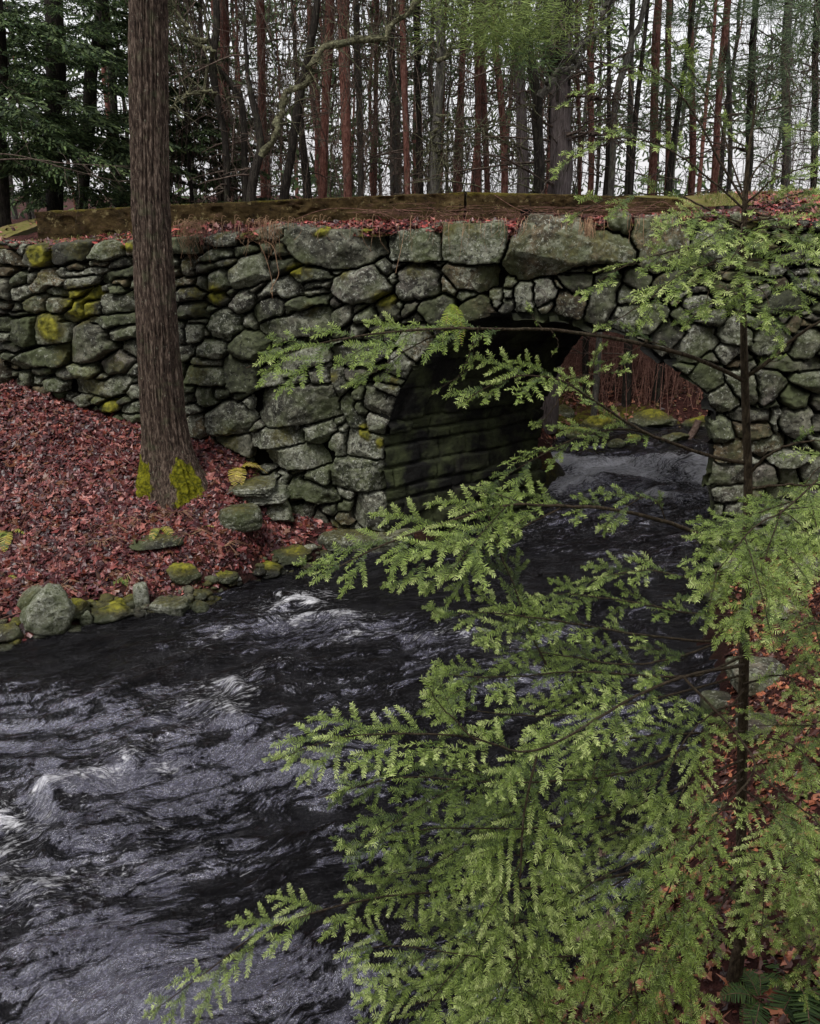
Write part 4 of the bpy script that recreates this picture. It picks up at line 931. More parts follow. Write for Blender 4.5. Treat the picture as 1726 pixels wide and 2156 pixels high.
# carry it up out of the frame
topc = ctr_[-1]+(ctr_[-1]-ctr_[-4])/np.linalg.norm(ctr_[-1]-ctr_[-4])*7; ctr_ = np.vstack([ctr_, topc]); rad_ = np.r_[rad_, rad_[-1]*.6]
zz = np.concatenate([np.linspace(ctr_[0, 2], 6.2, 620), np.linspace(6.3, ctr_[-1, 2], 60)]); nth = 260; th = np.arange(nth)/nth*2*np.pi
cx_ = np.interp(zz, ctr_[:, 2], ctr_[:, 0]); cy2 = np.full(len(zz), TYb); rr = np.interp(zz, ctr_[:, 2], rad_)
A_, Zg = np.meshgrid(th, zz); cA, sA = np.cos(A_), np.sin(A_)
wob = .12*fbm(cA*1.4, sA*1.4, Zg*.8, o=3, s=131)
pl = fbm(cA*5.5+wob*3, sA*5.5+wob*3, Zg*.9, o=3, s=132); pl2 = fbm(cA*13, sA*13, Zg*2.6, o=3, s=133)
crack = np.clip(np.abs(pl)*3.2, 0, 1)**.7; 
fl = ss(base[2]+.75, base[2]-.05, Zg); root = fl*(.10*np.cos(A_*2+.1)+.05*np.cos(A_*5+1.0))
mossA = np.zeros(A_.shape)
for ac, w_, zt in ((math.radians(-50), .55, .62), (math.radians(-143), .48, .60)):
    da = np.angle(np.exp(1j*(A_-ac))); da = da+.22*fbm(cA*2, sA*2, Zg*6, o=3, s=139); mossA = np.maximum(mossA, np.exp(-(da/w_)**2*1.1)*ss(base[2]+zt, base[2]+zt-.45, Zg+.16*fbm(cA*3, sA*3, Zg*5, o=3)))
R_ = rr[:, None]*(1+.5*root)+.030*(crack-.6)+.014*pl2+.018*wob+mossA*(.045+.055*fbm(cA*5, sA*5, Zg*9, o=4, s=135))
Vt = np.stack([cx_[:, None]+R_*cA, cy2[:, None]+R_*sA, Zg], -1)
ft = thing('bark_tree', 'thick shaggy-barked trunk with bright moss at its foot on the leafy left bank', 'tree', base)
mk('trunk', Vt.reshape(-1, 3), gridf(len(zz), nth, True), MAT['bark_front'], ft, attrs=dict(moss=(mossA*1.25-.15).ravel()))
B = Batch()
r = np.random.default_rng(77)
for k in range(9):
    zb_ = r.uniform(8.3, 11.5); a = r.uniform(0, 6.28); L = r.uniform(1.2, 3.0); c0 = np.array([np.interp(zb_, zz, cx_), TYb, zb_]); d = np.array([math.cos(a), math.sin(a), .45])
    P = resample([c0, c0+d*L*.5+[0, 0, .1], c0+d*L+[0, 0, .1]], 8); B.tube(P, np.linspace(.05, .012, 8), 6)
B.build('upper_branches', MAT['bark_front'], ft)
# ---------------------------------------------------------------- the wood behind the parapet
R = np.random.default_rng(303)
def quads(Bt, C_, T_, W_, L, wd, col):
    """many small blades: centre C, long axis T, width axis W"""
    C_ = np.asarray(C_); n = len(C_); L = np.broadcast_to(L, n)[:, None]; wd = np.broadcast_to(wd, n)[:, None]
    a = C_-W_*wd*.5; b = C_+W_*wd*.5; c = C_+T_*L+W_*wd*.35; d = C_+T_*L-W_*wd*.35
    V = np.stack([a, b, c, d], 1).reshape(-1, 3); Fc = np.arange(n*4).reshape(-1, 4)
    Bt.add(V, Fc, col=np.repeat(col, 4, 0))
def unit(v): return v/(np.linalg.norm(v, axis=-1, keepdims=True)+1e-9)
def twigs(Bt, P, r0, n, ln, rr, up=0.1):
    """side twigs along polyline P"""
    for k in range(n):
        t = rr.uniform(.15, 1); i = min(int(t*(len(P)-1)), len(P)-2); p = P[i]+(P[i+1]-P[i])*rr.uniform()
        ax = unit(P[i+1]-P[i]); d = unit(ax*rr.uniform(.3, .9)+rr.normal(0, .6, 3)+np.array([0, 0, up])); l = ln*rr.uniform(.4, 1.2)
        q = np.array([p, p+d*l*.5+rr.normal(0, .04*l, 3), p+d*l+rr.normal(0, .09*l, 3)+[0, 0, -.05*l]])
        Bt.tube(q, [r0, r0*.7, r0*.35], 3)
def limb(Bt, p, d, L, r0, rr, droop=.25, nseg=6, ntw=4, tl=.35, wig=.08):
    t = np.linspace(0, 1, nseg); P = p+np.outer(t*L, d)+np.outer(-droop*L*t**2, [0, 0, 1.])
    P[1:] += np.cumsum(rr.normal(0, wig*L/nseg, (nseg-1, 3)), 0)
    Bt.tube(P, r0*(1-.8*t), 4)
    if ntw: twigs(Bt, P, r0*.38, ntw, tl*L, rr)
    return P
def bough(Bt, P, rr, dens, size, cols, spread=.35, droop=.25):
    """flat drooping evergreen spray along P"""
    L = np.linalg.norm(np.diff(P, axis=0), axis=1).sum(); n = int(dens*L)
    if n < 3: return
    t = rr.uniform(.12, 1, n)**.8; Q = resample(P, 20); i = np.clip((t*18).astype(int), 0, 18); base_ = Q[i]+(Q[i+1]-Q[i])*rr.uniform(size=(n, 1)); ax = unit(Q[i+1]-Q[i])
    side = unit(np.cross(ax, [0, 0, 1.])); s = rr.choice([-1, 1], n)[:, None]; off = rr.uniform(0, 1, n)[:, None]*spread*L*(1.05-t[:, None])**.7*.9
    d = unit(side*s+ax*.8); C_ = base_+d*off+np.array([0, 0, -1.])*off*droop+rr.normal(0, .015, (n, 3))
    T_ = unit(d+ax*.5+rr.normal(0, .35, (n, 3))+[0, 0, -.25]); W_ = unit(np.cross(T_, unit(np.array([0, 0, 1.])+rr.normal(0, .45, (n, 3)))))
    cc = np.array(cols)[rr.integers(0, len(cols), n)]*rr.uniform(.55, 1.5, (n, 1))
    quads(Bt, C_, T_, W_, size*rr.uniform(.5, 1.3, n), size*.34, cc)
GREEN_D = [(.034, .052, .024), (.060, .086, .036), (.095, .130, .052), (.020, .032, .016)]
GREEN_M = [(.085, .135, .052), (.125, .18, .065), (.06, .10, .045)]
GREEN_N = [(.15, .20, .06), (.21, .27, .08), (.10, .14, .045)]
GREEN_P = [(.10, .14, .075), (.14, .185, .095), (.07, .105, .06)]
def clump(Bt, c, rad, n, size, cols, rr, flat=.5):
    d = unit(rr.normal(size=(n, 3))); q = c+d*rad*(rr.uniform(size=(n, 1))**.45)*[1, 1, flat]
    T_ = unit(d+rr.normal(0, .6, (n, 3))); W_ = unit(np.cross(T_, rr.normal(size=(n, 3))))
    quads(Bt, q, T_, W_, size*rr.uniform(.6, 1.4, n), size*.22, np.array(cols)[rr.integers(0, len(cols), n)]*rr.uniform(.6, 1.5, (n, 1)))
def tree(name, label, pts, Y, mat, group=None, limbs=14, limbL=1.2, crown='pine', top=None, rr=None, limbmat=None, sides=10, wpx=True, limb_r=.018, z0=4.3, z1=9.5, ntw=5, far=False):
    """pts: (px, py, width px) from the foot up; Y = distance"""
    rr = rr or np.random.default_rng(abs(hash(label)) % 9999 if False else int(pts[0][0]*7+Y*13) % 99991)
    P = atY(np.array([p[0] for p in pts], float), np.array([p[1] for p in pts], float), Y)
    wz = np.array([p[2] for p in pts], float)/2/F*np.sqrt((P[:, 0]**2+P[:, 1]**2+(P[:, 2]-H)**2))*.97
    b = P[0].copy(); g = float(bz(P[0][0], Y)) if Y > 13 else 3.6; b[2] = min(g-.1, P[0][2]-.02)
    top = top or rr.uniform(13, 18)
    e = P[-1].copy(); lean = (P[-1]-P[0])/max(P[-1][2]-P[0][2], .1); e = e+lean*.6*max(top-e[2], .5); e[2] = max(top, P[-1][2]+.5)
    Q = np.vstack([b, P, e]); W = np.r_[wz[0]*1.12, wz, max(wz[-1]*.35, .015)]
    n = max(10, int((Q[-1][2]-Q[0][2])/.3)); Rz = resample(np.c_[Q, W], n)
    root = thing(name, label, 'tree', Q[0], group)
    B = Batch(); B.tube(Rz[:, :3], Rz[:, 3], sides, rough=.14); B.build('trunk', mat, root)
    zz = Rz[:, 2]
    B = Batch()
    for k in range(limbs):
        z = rr.uniform(z0, z1); p = np.array([np.interp(z, zz, Rz[:, j]) for j in range(3)]); a = rr.uniform(0, 6.28)
        d = unit(np.array([math.cos(a), math.sin(a)*.8, rr.uniform(-.15, .45)])); L = limbL*rr.uniform(.4, 1.3)
        limb(B, p, d, L, limb_r*rr.uniform(.5, 1.1), rr, rr.uniform(.0, .35), 6, ntw, .35)
    if limbs: B.build('dead_limbs', limbmat or MAT['dead_twig'], root, smooth=False)
    if crown:
        B = Batch()
        if crown == 'hemlock':
            zt = Q[-1][2]
            for k in range(46 if not far else 20):
                z = rr.uniform(z0+.1, zt); f = 1-(z-z0)/(zt-z0); p = np.array([np.interp(z, zz, Rz[:, j]) for j in range(3)]); a = rr.uniform(0, 6.28)
                L = (.7+2.3*f)*rr.uniform(.7, 1.1); t = np.linspace(0, 1, 6)
                PB = p+np.outer(t*L, [math.cos(a), math.sin(a), .12])+np.outer(-.30*L*t**2, [0, 0, 1.])
                bough(B, PB, rr, 95, .13, GREEN_D if z < 9 else GREEN_M)
            Bl = Batch()
        else:
            for k in range(26):
                a = rr.uniform(0, 6.28); q = rr.uniform(.2, 2.6); c = Q[-1]+[math.cos(a)*q, math.sin(a)*q, rr.uniform(-5.0, .6)]
                c[2] = max(c[2], 10.2+.12*(Y-15)); clump(B, c, rr.uniform(.7, 1.3), 80, .55, GREEN_D, rr, .45)
        B.build('crown', MAT['far_needle'], root, smooth=False)
    return root, Rz
def along(Rz, z): return np.array([np.interp(z, Rz[:, 2], Rz[:, j]) for j in range(3)])
# --- traced trees: (name, label, [(x, y, width)...], distance, bark, options)
TT_ = [
 ('hemlock_tree', 'straight dark hemlock trunk rising behind the left end of the parapet', [(116, 442, 29), (113, 250, 29), (112, 0, 32)], 17, 'bark_dark', dict(crown='hemlock', limbs=16)),
 ('hemlock_tree', 'dark trunk cut by the left picture edge over the grass', [(6, 472, 30), (0, 380, 28), (-6, 200, 26), (-10, 0, 24)], 15, 'bark_dark', dict(crown='hemlock', limbs=8)),
 ('hemlock_tree', 'crooked dark hemlock trunk leaning right between the straight hemlock and the shaggy front trunk', [(172, 425, 22), (188, 250, 24), (190, 160, 22), (205, 80, 20), (214, 0, 20)], 19, 'bark_dark', dict(crown='hemlock', limbs=12)),
 ('pine_tree', 'thin brown trunk just left of the shaggy front trunk', [(250, 435, 12), (243, 280, 13), (231, 110, 12), (221, 0, 13)], 21, 'bark_dark', dict(crown='hemlock', limbs=12)),
 ('bare_tree', 'black wavy trunk with a left-hand crook nearest the right side of the shaggy front trunk', [(478, 422, 13), (475, 300, 13), (460, 225, 13), (447, 145, 15), (451, 90, 13), (455, 0, 12)], 15.5, 'bark_dark', dict(crown=None, limbs=22, limbL=1.1, top=11)),
 ('bare_tree', 'dark curved trunk forking off beside the black wavy trunk', [(516, 422, 13), (513, 260, 13), (506, 205, 12), (485, 172, 11), (462, 150, 9), (448, 128, 7)], 15.7, 'bark_dark', dict(crown=None, limbs=14, limbL=.9, top=7.4)),
 ('bare_tree', 'stout dark trunk whose mossy limb sweeps far to the upper right', [(528, 420, 20), (536, 360, 19), (550, 315, 18), (541, 250, 13), (526, 190, 11), (520, 150, 9)], 15.2, 'bark_dark', dict(crown=None, limbs=14, limbL=.9, top=7.2)),
 ('red_pine', 'reddish pine trunk behind the fork of the black wavy trunk', [(478, 425, 15), (474, 200, 16), (470, 0, 18)], 24, 'bark_red', {}),
 ('red_pine', 'reddish pine trunk above the stout dark trunk', [(555, 425, 14), (552, 250, 15), (548, 0, 15)], 23, 'bark_red', {}),
 ('bare_tree', 'dark leaning trunk under the sweeping mossy limb', [(598, 418, 19), (612, 330, 17), (628, 220, 17), (652, 100, 15), (668, 0, 13)], 17, 'bark_dark', dict(crown=None, limbs=24, top=11)),
 ('grey_tree', 'short dark trunk beside the leaning trunk under the mossy limb', [(648, 418, 19), (640, 330, 16), (632, 250, 12)], 19, 'bark_dark', dict(crown=None, limbs=9, top=8)),
 ('red_pine', 'brown pine trunk right of the leaning trunk, left one of a close pair', [(680, 418, 17), (686, 200, 17), (694, 0, 17)], 20, 'bark_red', {}),
 ('red_pine', 'thick reddish pine trunk, right one of a close pair', [(732, 416, 19), (727, 200, 20), (722, 0, 22)], 19, 'bark_red', {}),
 ('grey_tree', 'grey trunk just right of the thick reddish pine', [(760, 415, 13), (756, 200, 13), (749, 0, 12)], 22, 'bark_grey', {}),
 ('red_pine', 'slim red pine trunk left of the pale lichen trunk', [(788, 414, 10), (791, 200, 9), (794, 0, 9)], 25, 'bark_red', {}),
 ('birch_tree', 'pale grey trunk blotched with lichen near the middle of the wood', [(828, 412, 14), (826, 200, 14), (822, 0, 14)], 21, 'bark_grey', dict(limbs=18)),
 ('red_pine', 'straight brick-red pine trunk left of the parapet crack', [(858, 410, 12), (852, 200, 13), (846, 0, 12)], 18, 'bark_red', {}),
 ('grey_tree', 'dark trunk close right of the brick-red pine', [(885, 410, 14), (880, 200, 13), (876, 0, 12)], 20, 'bark_dark', dict(limbs=20)),
 ('grey_tree', 'dark trunk thick with hanging lichen above the parapet crack', [(915, 408, 22), (920, 250, 19), (930, 100, 17), (925, 0, 15)], 16, 'bark_grey', dict(crown=None, limbs=38, limbL=1.4, limbmat='lichen_branch', top=12)),
 ('red_pine', 'slender red pine trunk, left of two side by side right of the crack', [(1006, 406, 12), (1006, 200, 12), (1004, 0, 12)], 20, 'bark_red', {}),
 ('red_pine', 'slender red pine trunk, right of two side by side right of the crack', [(1026, 406, 12), (1018, 200, 12), (1014, 0, 12)], 21, 'bark_red', {}),
 ('red_pine', 'leaning red pine trunk behind the lichen tangle left of the two-toned trunk', [(1062, 406, 14), (1057, 240, 13), (1046, 120, 13), (1040, 0, 12)], 19, 'bark_red', dict(limbs=22)),
 ('grey_tree', 'grey-brown pine trunk pressed behind the black forked trunk', [(1100, 407, 25), (1098, 250, 22), (1094, 0, 18)], 17.5, 'bark_big', {}),
 ('forked_tree', 'black forked trunk whose right arm climbs across the two-toned trunk', [(1134, 408, 22), (1131, 280, 21), (1130, 200, 20), (1115, 120, 17), (1104, 0, 13)], 14.2, 'bark_dark', dict(crown=None, limbs=22, limbL=1.1, top=11, limbmat='lichen_branch')),
 ('great_pine', 'broad two-toned trunk, dark above and grey below, largest in the wood', [(1177, 410, 48), (1180, 330, 44), (1180, 240, 40), (1178, 120, 42), (1176, 0, 50)], 15, 'bark_big', dict(crown='pine', limbs=26, limbL=1.9, top=16, limb_r=.03)),
 ('red_pine', 'thin red stem right of the two-toned trunk', [(1220, 408, 7), (1217, 200, 7), (1214, 0, 7)], 24, 'bark_red', {}),
 ('red_pine', 'bright red pine trunk between the two-toned trunk and the slanting lichened tree', [(1243, 408, 12), (1244, 200, 12), (1245, 0, 11)], 19, 'bark_red', {}),
 ('slanting_tree', 'slanting black trunk with lichen on its upper length', [(1286, 406, 13), (1292, 250, 13), (1305, 170, 13), (1322, 120, 12), (1336, 60, 10), (1358, 0, 9)], 16, 'bark_grey', dict(crown=None, limbs=20, top=11)),
 ('grey_tree', 'grey trunk standing behind the slanting black trunk', [(1320, 406, 12), (1328, 200, 11), (1332, 0, 10)], 23, 'bark_grey', {}),
 ('red_pine', 'red pine trunk before the bright gap of sky', [(1371, 405, 16), (1378, 200, 15), (1386, 0, 14)], 18, 'bark_red', {}),
 ('red_pine', 'thinner red pine trunk beside the one before the bright gap of sky', [(1404, 405, 11), (1406, 200, 11), (1409, 0, 10)], 21, 'bark_red', {}),
 ('red_pine', 'straight red pine trunk standing alone against the sky', [(1455, 404, 13), (1457, 200, 12), (1456, 0, 11)], 19, 'bark_red', {}),
 ('red_pine', 'red pine trunk leaning right beside the sapling crown', [(1502, 404, 13), (1510, 250, 13), (1522, 100, 12), (1533, 0, 12)], 18, 'bark_red', {}),
 ('grey_tree', 'thin grey trunk just right of the right-leaning red pine', [(1533, 403, 9), (1536, 200, 9), (1532, 0, 9)], 22, 'bark_grey', {}),
 ('dark_pine', 'dark knotty trunk with many side limbs behind the sapling top', [(1572, 402, 14), (1578, 250, 15), (1585, 100, 12), (1592, 0, 11)], 17, 'bark_dark', dict(limbs=36, limbL=1.7)),
 ('grey_tree', 'pale lichened trunk near the right edge of the wood', [(1652, 400, 16), (1654, 200, 15), (1660, 0, 15)], 20, 'bark_grey', dict(limbs=32, limbL=1.6)),
 ('grey_tree', 'grey trunk at the far right edge above the grass', [(1712, 398, 12), (1716, 200, 12), (1722, 0, 11)], 21, 'bark_dark', dict(limbs=30, limbL=1.5)),
]
built = {}
for nm, lb, pts, Y, bk, kw in TT_:
    kw = dict(kw)
    if 'limbmat' in kw: kw['limbmat'] = MAT[kw['limbmat']]
    if 1200 < pts[0][0] < 1560: kw.setdefault('crown', None)
    kw.setdefault('limbs', 16); built[lb] = tree(nm, lb, pts, Y, MAT[bk], **kw)
def child_limb(lb, pts, Y, name, mat, ntw=10, tl=.3, sides=8, label=None):
    root, _ = built[lb]; P = atY(np.array([p[0] for p in pts], float), np.array([p[1] for p in pts], float), np.array([p[3] if len(p) > 3 else Y for p in pts], float))
    W = np.array([p[2] for p in pts], float)/2/F*Y*.9; Q = resample(np.c_[P, W], 34); rj = np.random.default_rng(3); Q[2:, :3] += np.repeat(rj.normal(0, .045, (11, 3)), 3, 0)[:32]+rj.normal(0, .012, (32, 3)); Q[:, 3] *= 1+.25*rj.normal(size=34).clip(-1, 1); B = Batch()
    B.tube(Q[:, :3], Q[:, 3], sides, rough=.2)
    rr = np.random.default_rng(int(pts[0][0]))
    twigs(B, Q[:, :3], .009, ntw*5, .7, rr)
    for k in range(ntw):
        i = rr.integers(4, 32); d = unit(rr.normal(size=3)*[1, .6, 1]); limb(B, Q[i, :3], d, rr.uniform(.3, 1.0), .012, rr, .2, 6, 5, .4)
    o = B.build(name, mat, root)
    if label: o['label'] = label
child_limb('stout dark trunk whose mossy limb sweeps far to the upper right', [(550, 330, 14), (575, 280, 14), (602, 228, 15), (622, 180, 15), (645, 140, 14), (680, 103, 14), (720, 88, 14), (770, 80, 15), (812, 76, 14), (835, 58, 13), (862, 30, 12), (900, -10, 10)], 14.6, 'sweeping_limb', MAT['lichen_branch'], 16)
child_limb('black forked trunk whose right arm climbs across the two-toned trunk', [(1136, 205, 15), (1150, 180, 15), (1182, 152, 14), (1206, 118, 14), (1240, 78, 12), (1262, 45, 12), (1282, 15, 11), (1300, -15, 9)], 14.0, 'climbing_arm', MAT['bark_grey'], 12)
child_limb('black wavy trunk with a left-hand crook nearest the right side of the shaggy front trunk', [(448, 120, 8), (425, 90, 8), (395, 60, 8), (372, 38, 7), (352, 20, 6)], 15.3, 'upper_limb', MAT['lichen_branch'], 8)
child_limb('black wavy trunk with a left-hand crook nearest the right side of the shaggy front trunk', [(452, 205, 6), (430, 190, 6), (400, 192, 6), (378, 210, 5), (362, 240, 4)], 15.3, 'drooping_limb', MAT['lichen_branch'], 5)
child_limb('dark trunk thick with hanging lichen above the parapet crack', [(920, 130, 8), (950, 110, 7), (985, 60, 7), (1010, 20, 6), (1030, -10, 5)], 15.8, 'hanging_limb', MAT['lichen_branch'], 8)
child_limb('dark trunk thick with hanging lichen above the parapet crack', [(918, 240, 6), (950, 262, 5), (985, 268, 5), (1020, 275, 5), (1060, 300, 4), (1110, 320, 3)], 15.4, 'hanging_limb', MAT['lichen_branch'], 9)
child_limb('dark trunk thick with hanging lichen above the parapet crack', [(914, 255, 6), (922, 300, 5), (930, 345, 5), (945, 385, 4)], 15.4, 'hanging_limb', MAT['lichen_branch'], 7)
child_limb('broad two-toned trunk, dark above and grey below, largest in the wood', [(1190, 205, 7), (1225, 198, 6), (1265, 205, 6), (1320, 215, 4)], 14.8, 'side_limb', MAT['dead_twig'], 6)
child_limb('broad two-toned trunk, dark above and grey below, largest in the wood', [(1192, 285, 6), (1230, 275, 6), (1275, 285, 4), (1310, 300, 3)], 14.8, 'side_limb', MAT['dead_twig'], 6)
# soft pine foliage hanging in front of the two-toned trunk and here and there
def pine_spray(lb, cx, cy, Y, w, h, n, cols=GREEN_M):
    root, _ = built[lb]; B = Batch(); rr = np.random.default_rng(int(cx)); c = atY(cx, cy, Y); k = Y/F*1.06
    for q in range(14):
        cc = c+rr.normal(size=3)*[w*k*.42, .5, h*k*.42]; m_ = n//14
        d = unit(rr.normal(size=(m_, 3))*[1, 1, .45]+[0, 0, -.05]); s = rr.uniform(0, 1, (m_, 1))**.6*.42
        T_ = unit(d+rr.normal(0, .2, (m_, 3))); W_ = unit(np.cross(T_, rr.normal(size=(m_, 3))))
        quads(B, cc+d*s, T_, W_, .105*rr.uniform(.6, 1.2, m_), .008, np.array(cols)[rr.integers(0, len(cols), m_)]*rr.uniform(.7, 1.5, (m_, 1)))
        limb(B, c+(cc-c)*.2, unit(cc-c), np.linalg.norm(cc-c), .008, rr, .1, 5, 2, .3) if False else None
    B.build('needle_spray', MAT['far_needle'], root, smooth=False)['kind'] = 'stuff'
gp = 'broad two-toned trunk, dark above and grey below, largest in the wood'
pine_spray(gp, 1040, 50, 13.2, 150, 36, 3600, GREEN_N); pine_spray(gp, 1125, 80, 13.6, 130, 28, 2600, GREEN_N); pine_spray(gp, 1110, 125, 13.6, 50, 25, 900)
pine_spray('dark knotty trunk with many side limbs behind the sapling top', 1640, 110, 16, 260, 200, 7000, GREEN_P)
pine_spray('grey trunk standing behind the slanting black trunk', 1370, 90, 17, 260, 190, 7000, GREEN_P)
pine_spray('dark knotty trunk with many side limbs behind the sapling top', 1400, 160, 17, 90, 25, 700, GREEN_M)
pine_spray('pale lichened trunk near the right edge of the wood', 1690, 250, 18, 140, 170, 4200, GREEN_P)
pine_spray('straight brick-red pine trunk left of the parapet crack', 900, 170, 20, 160, 200, 3500, GREEN_P)
pine_spray('thick reddish pine trunk, right one of a close pair', 960, 330, 22, 260, 70, 4200, GREEN_P)
# nearer hemlock boughs that fill the left side
for lb, bs in (('dark trunk cut by the left picture edge over the grass', [(-20, 190), (-10, 240), (0, 300), (-30, 150), (-20, 340), (-60, 260), (-40, 60), (-80, 20), (-30, 100)]),
               ('straight dark hemlock trunk rising behind the left end of the parapet', [(110, 170), (110, 230), (112, 300), (112, 350), (110, 120), (112, 60), (112, 20), (113, 390)]),
               ('crooked dark hemlock trunk leaning right between the straight hemlock and the shaggy front trunk', [(190, 190), (188, 260), (180, 330), (185, 380), (195, 120), (205, 60), (176, 400), (210, 20)]),
               ('thin brown trunk just left of the shaggy front trunk', [(245, 300), (245, 350), (247, 400), (235, 200), (230, 100), (240, 250)])):
    root, Rz = built[lb]; B = Batch(); rr = np.random.default_rng(len(lb)); Y = Rz[3][1]
    for x, y in bs:
        for q in range(4):
            p = atY(x, y+rr.uniform(-15, 15), Y); a = rr.uniform(-2.9, .4) if q else rr.uniform(-.9, -.2); L = rr.uniform(1.2, 2.4)
            t = np.linspace(0, 1, 6); PB = p+np.outer(t*L, [math.cos(a), math.sin(a), .15])+np.outer(-.32*L*t**2, [0, 0, 1.])
            bough(B, PB, rr, 190, .085, GREEN_M+GREEN_D, .38)
    B.build('near_boughs', MAT['far_needle'], root, smooth=False)
# hemlock thicket right of the front trunk
for x, y, Y, hgt, lb in ((405, 430, 19, 3.2, 'young dark green hemlock behind the parapet just right of the shaggy front trunk'), (470, 430, 20.5, 3.0, 'young hemlock filling the gap behind the black wavy trunk'), (330, 430, 21, 5.0, 'young hemlock half hidden by the shaggy front trunk'),
                         (560, 428, 25, 3.0, 'low young hemlock behind the stout dark trunk'), (60, 440, 24, 4.2, 'bushy young hemlock behind the straight hemlock at far left')):
    b = atY(x, y, Y); b[2] = float(bz(b[0], Y)); root = thing('young_hemlock', lb, 'tree', b); rr = np.random.default_rng(int(x))
    B = Batch(); B.tube([b, b+[0, 0, hgt*.5], b+[.05, 0, hgt+.3]], [.05, .035, .01], 6); B.build('trunk', MAT['bark_dark'], root)
    B = Batch()
    for k in range(44):
        f = rr.uniform(0, 1); a = rr.uniform(0, 6.28); L = (.35+1.5*(1-f))*rr.uniform(.7, 1.1); p = b+[0, 0, .3+f*hgt]; t = np.linspace(0, 1, 5)
        bough(B, p+np.outer(t*L, [math.cos(a), math.sin(a), .2])+np.outer(-.3*L*t**2, [0, 0, 1.]), rr, 120, .10, GREEN_D+GREEN_M[:1], .4)
    B.build('foliage', MAT['far_needle'], root, smooth=False)
# deeper rows of trunks: a few kinds built once, then copied
def far_tree(kind, seed):
    rr = np.random.default_rng(seed); root = thing('far_pine' if kind != 'bark_grey' else 'far_grey_tree', '', 'tree', (0, 0, 0))
    h_ = rr.uniform(13, 17); n = 26; t = np.linspace(0, 1, n); P = np.stack([.10*np.cumsum(rr.normal(0, .35, n)), .10*np.cumsum(rr.normal(0, .35, n)), t*h_], 1); P[:, :2] -= P[0, :2]
    r0 = rr.uniform(.07, .12); B = Batch(); B.tube(P, r0*(1-.7*t), 7, rough=.15); B.build('trunk', MAT[kind], root)
    B = Batch()
    for k in range(30):
        z = rr.uniform(.6, 9.5); p = along(P, z); a = rr.uniform(0, 6.28); limb(B, p, unit(np.array([math.cos(a), math.sin(a), rr.uniform(-.2, .4)])), rr.uniform(.5, 1.9), .014, rr, rr.uniform(0, .3), 5, 4, .35)
    B.build('dead_limbs', MAT['dead_twig'], root, smooth=False)
    B = Batch()
    for k in range(12):
        a = rr.uniform(0, 6.28); q = rr.uniform(.2, 1.8); clump(B, P[-1]+[math.cos(a)*q, math.sin(a)*q, rr.uniform(-5.0, .3)], rr.uniform(.6, 1.1), 45, .38, GREEN_P, rr, .4)
    for k in range(5):
        a = rr.uniform(0, 6.28); z = rr.uniform(5, 9); L = 1.6; t2 = np.linspace(0, 1, 4); bough(B, along(P, z)+np.outer(t2*L, [math.cos(a), math.sin(a), 0.]), rr, 40, .14, GREEN_P, .3)
    B.build('crown', MAT['far_needle'], root, smooth=False); return root
protos = [far_tree(k, s) for s, k in enumerate(['bark_red', 'bark_red', 'bark_dark', 'bark_grey', 'bark_dark', 'bark_red'])]
LBL = {'bark_red': 'slim reddish pine trunk deep in the wood behind the front row of trunks', 'bark_dark': 'slim dark trunk deep in the wood behind the front row of trunks', 'bark_grey': 'slim grey trunk deep in the wood behind the front row of trunks'}
used = set(); spots = []
for it in range(1400):
    Y = R.uniform(25, 58)**1.0; x = R.uniform(-.56, .56)*Y
    if x/Y > .22 and R.uniform() < .72: continue
    if all((x-a)**2+(Y-b)**2 > 2.3 for a, b in spots): spots.append((x, Y))
    if len(spots) >= 88: break
for i, (x, Y) in enumerate(spots):
    k = R.integers(0, 6); src = protos[k]
    if k not in used: o = src; used.add(k); cop = False
    else:
        o = src.copy(); COL.objects.link(o)
        for ch in src.children:
            c = ch.copy(); COL.objects.link(c); c.parent = o
    kind = ['bark_red', 'bark_red', 'bark_dark', 'bark_grey', 'bark_dark', 'bark_red'][k]
    o['label'] = LBL[kind]; o['group'] = LBL[kind].split(' deep')[0]+'s deep in the wood'
    o.location = (x, Y, float(bz(x, Y))-.1); o.rotation_euler = (R.normal(0, .02), R.normal(0, .025), R.uniform(0, 6.28)); o.scale = (1, 1, 1)
for k, o in enumerate(protos):
    if k not in used:
        for c in list(o.children): D.objects.remove(c)
        D.objects.remove(o)
# fine bare brush high in the wood and the reddish thicket seen through the arch
def brush(name, label, cat, spots_, hgt, mat, n, spread, rr, stemr=.008, kind='stuff', tw=5):
    B = Batch()
    for (x, y, z) in spots_:
        for k in range(n):
            a = rr.uniform(0, 6.28); b = np.array([x+rr.normal(0, spread*.3), y+rr.normal(0, spread*.3), z]); e = b+[math.cos(a)*spread*rr.uniform(.2, 1), math.sin(a)*spread*rr.uniform(.2, 1), hgt*rr.uniform(.6, 1.1)]
            m_ = (b+e)/2+rr.normal(0, .1, 3)*spread; P = resample([b, m_, e], 7); B.tube(P, np.linspace(stemr, stemr*.3, 7), 3); twigs(B, P, stemr*.4, tw, .5*hgt/2.5, rr, .2)
    o = B.build(name, mat, None, smooth=False)
    if kind: o['kind'] = kind
    return o
rr = np.random.default_rng(41)
sp = []
for k in range(210):
    y = rr.uniform(16.1, 24); x = y*rr.uniform(.14, .36); sp.append((x, y, float(bz(x, y))-.05))
brush('brush_thicket', '', '', sp, 2.6, MAT['twig_red'], 6, .7, rr, .009, tw=9)
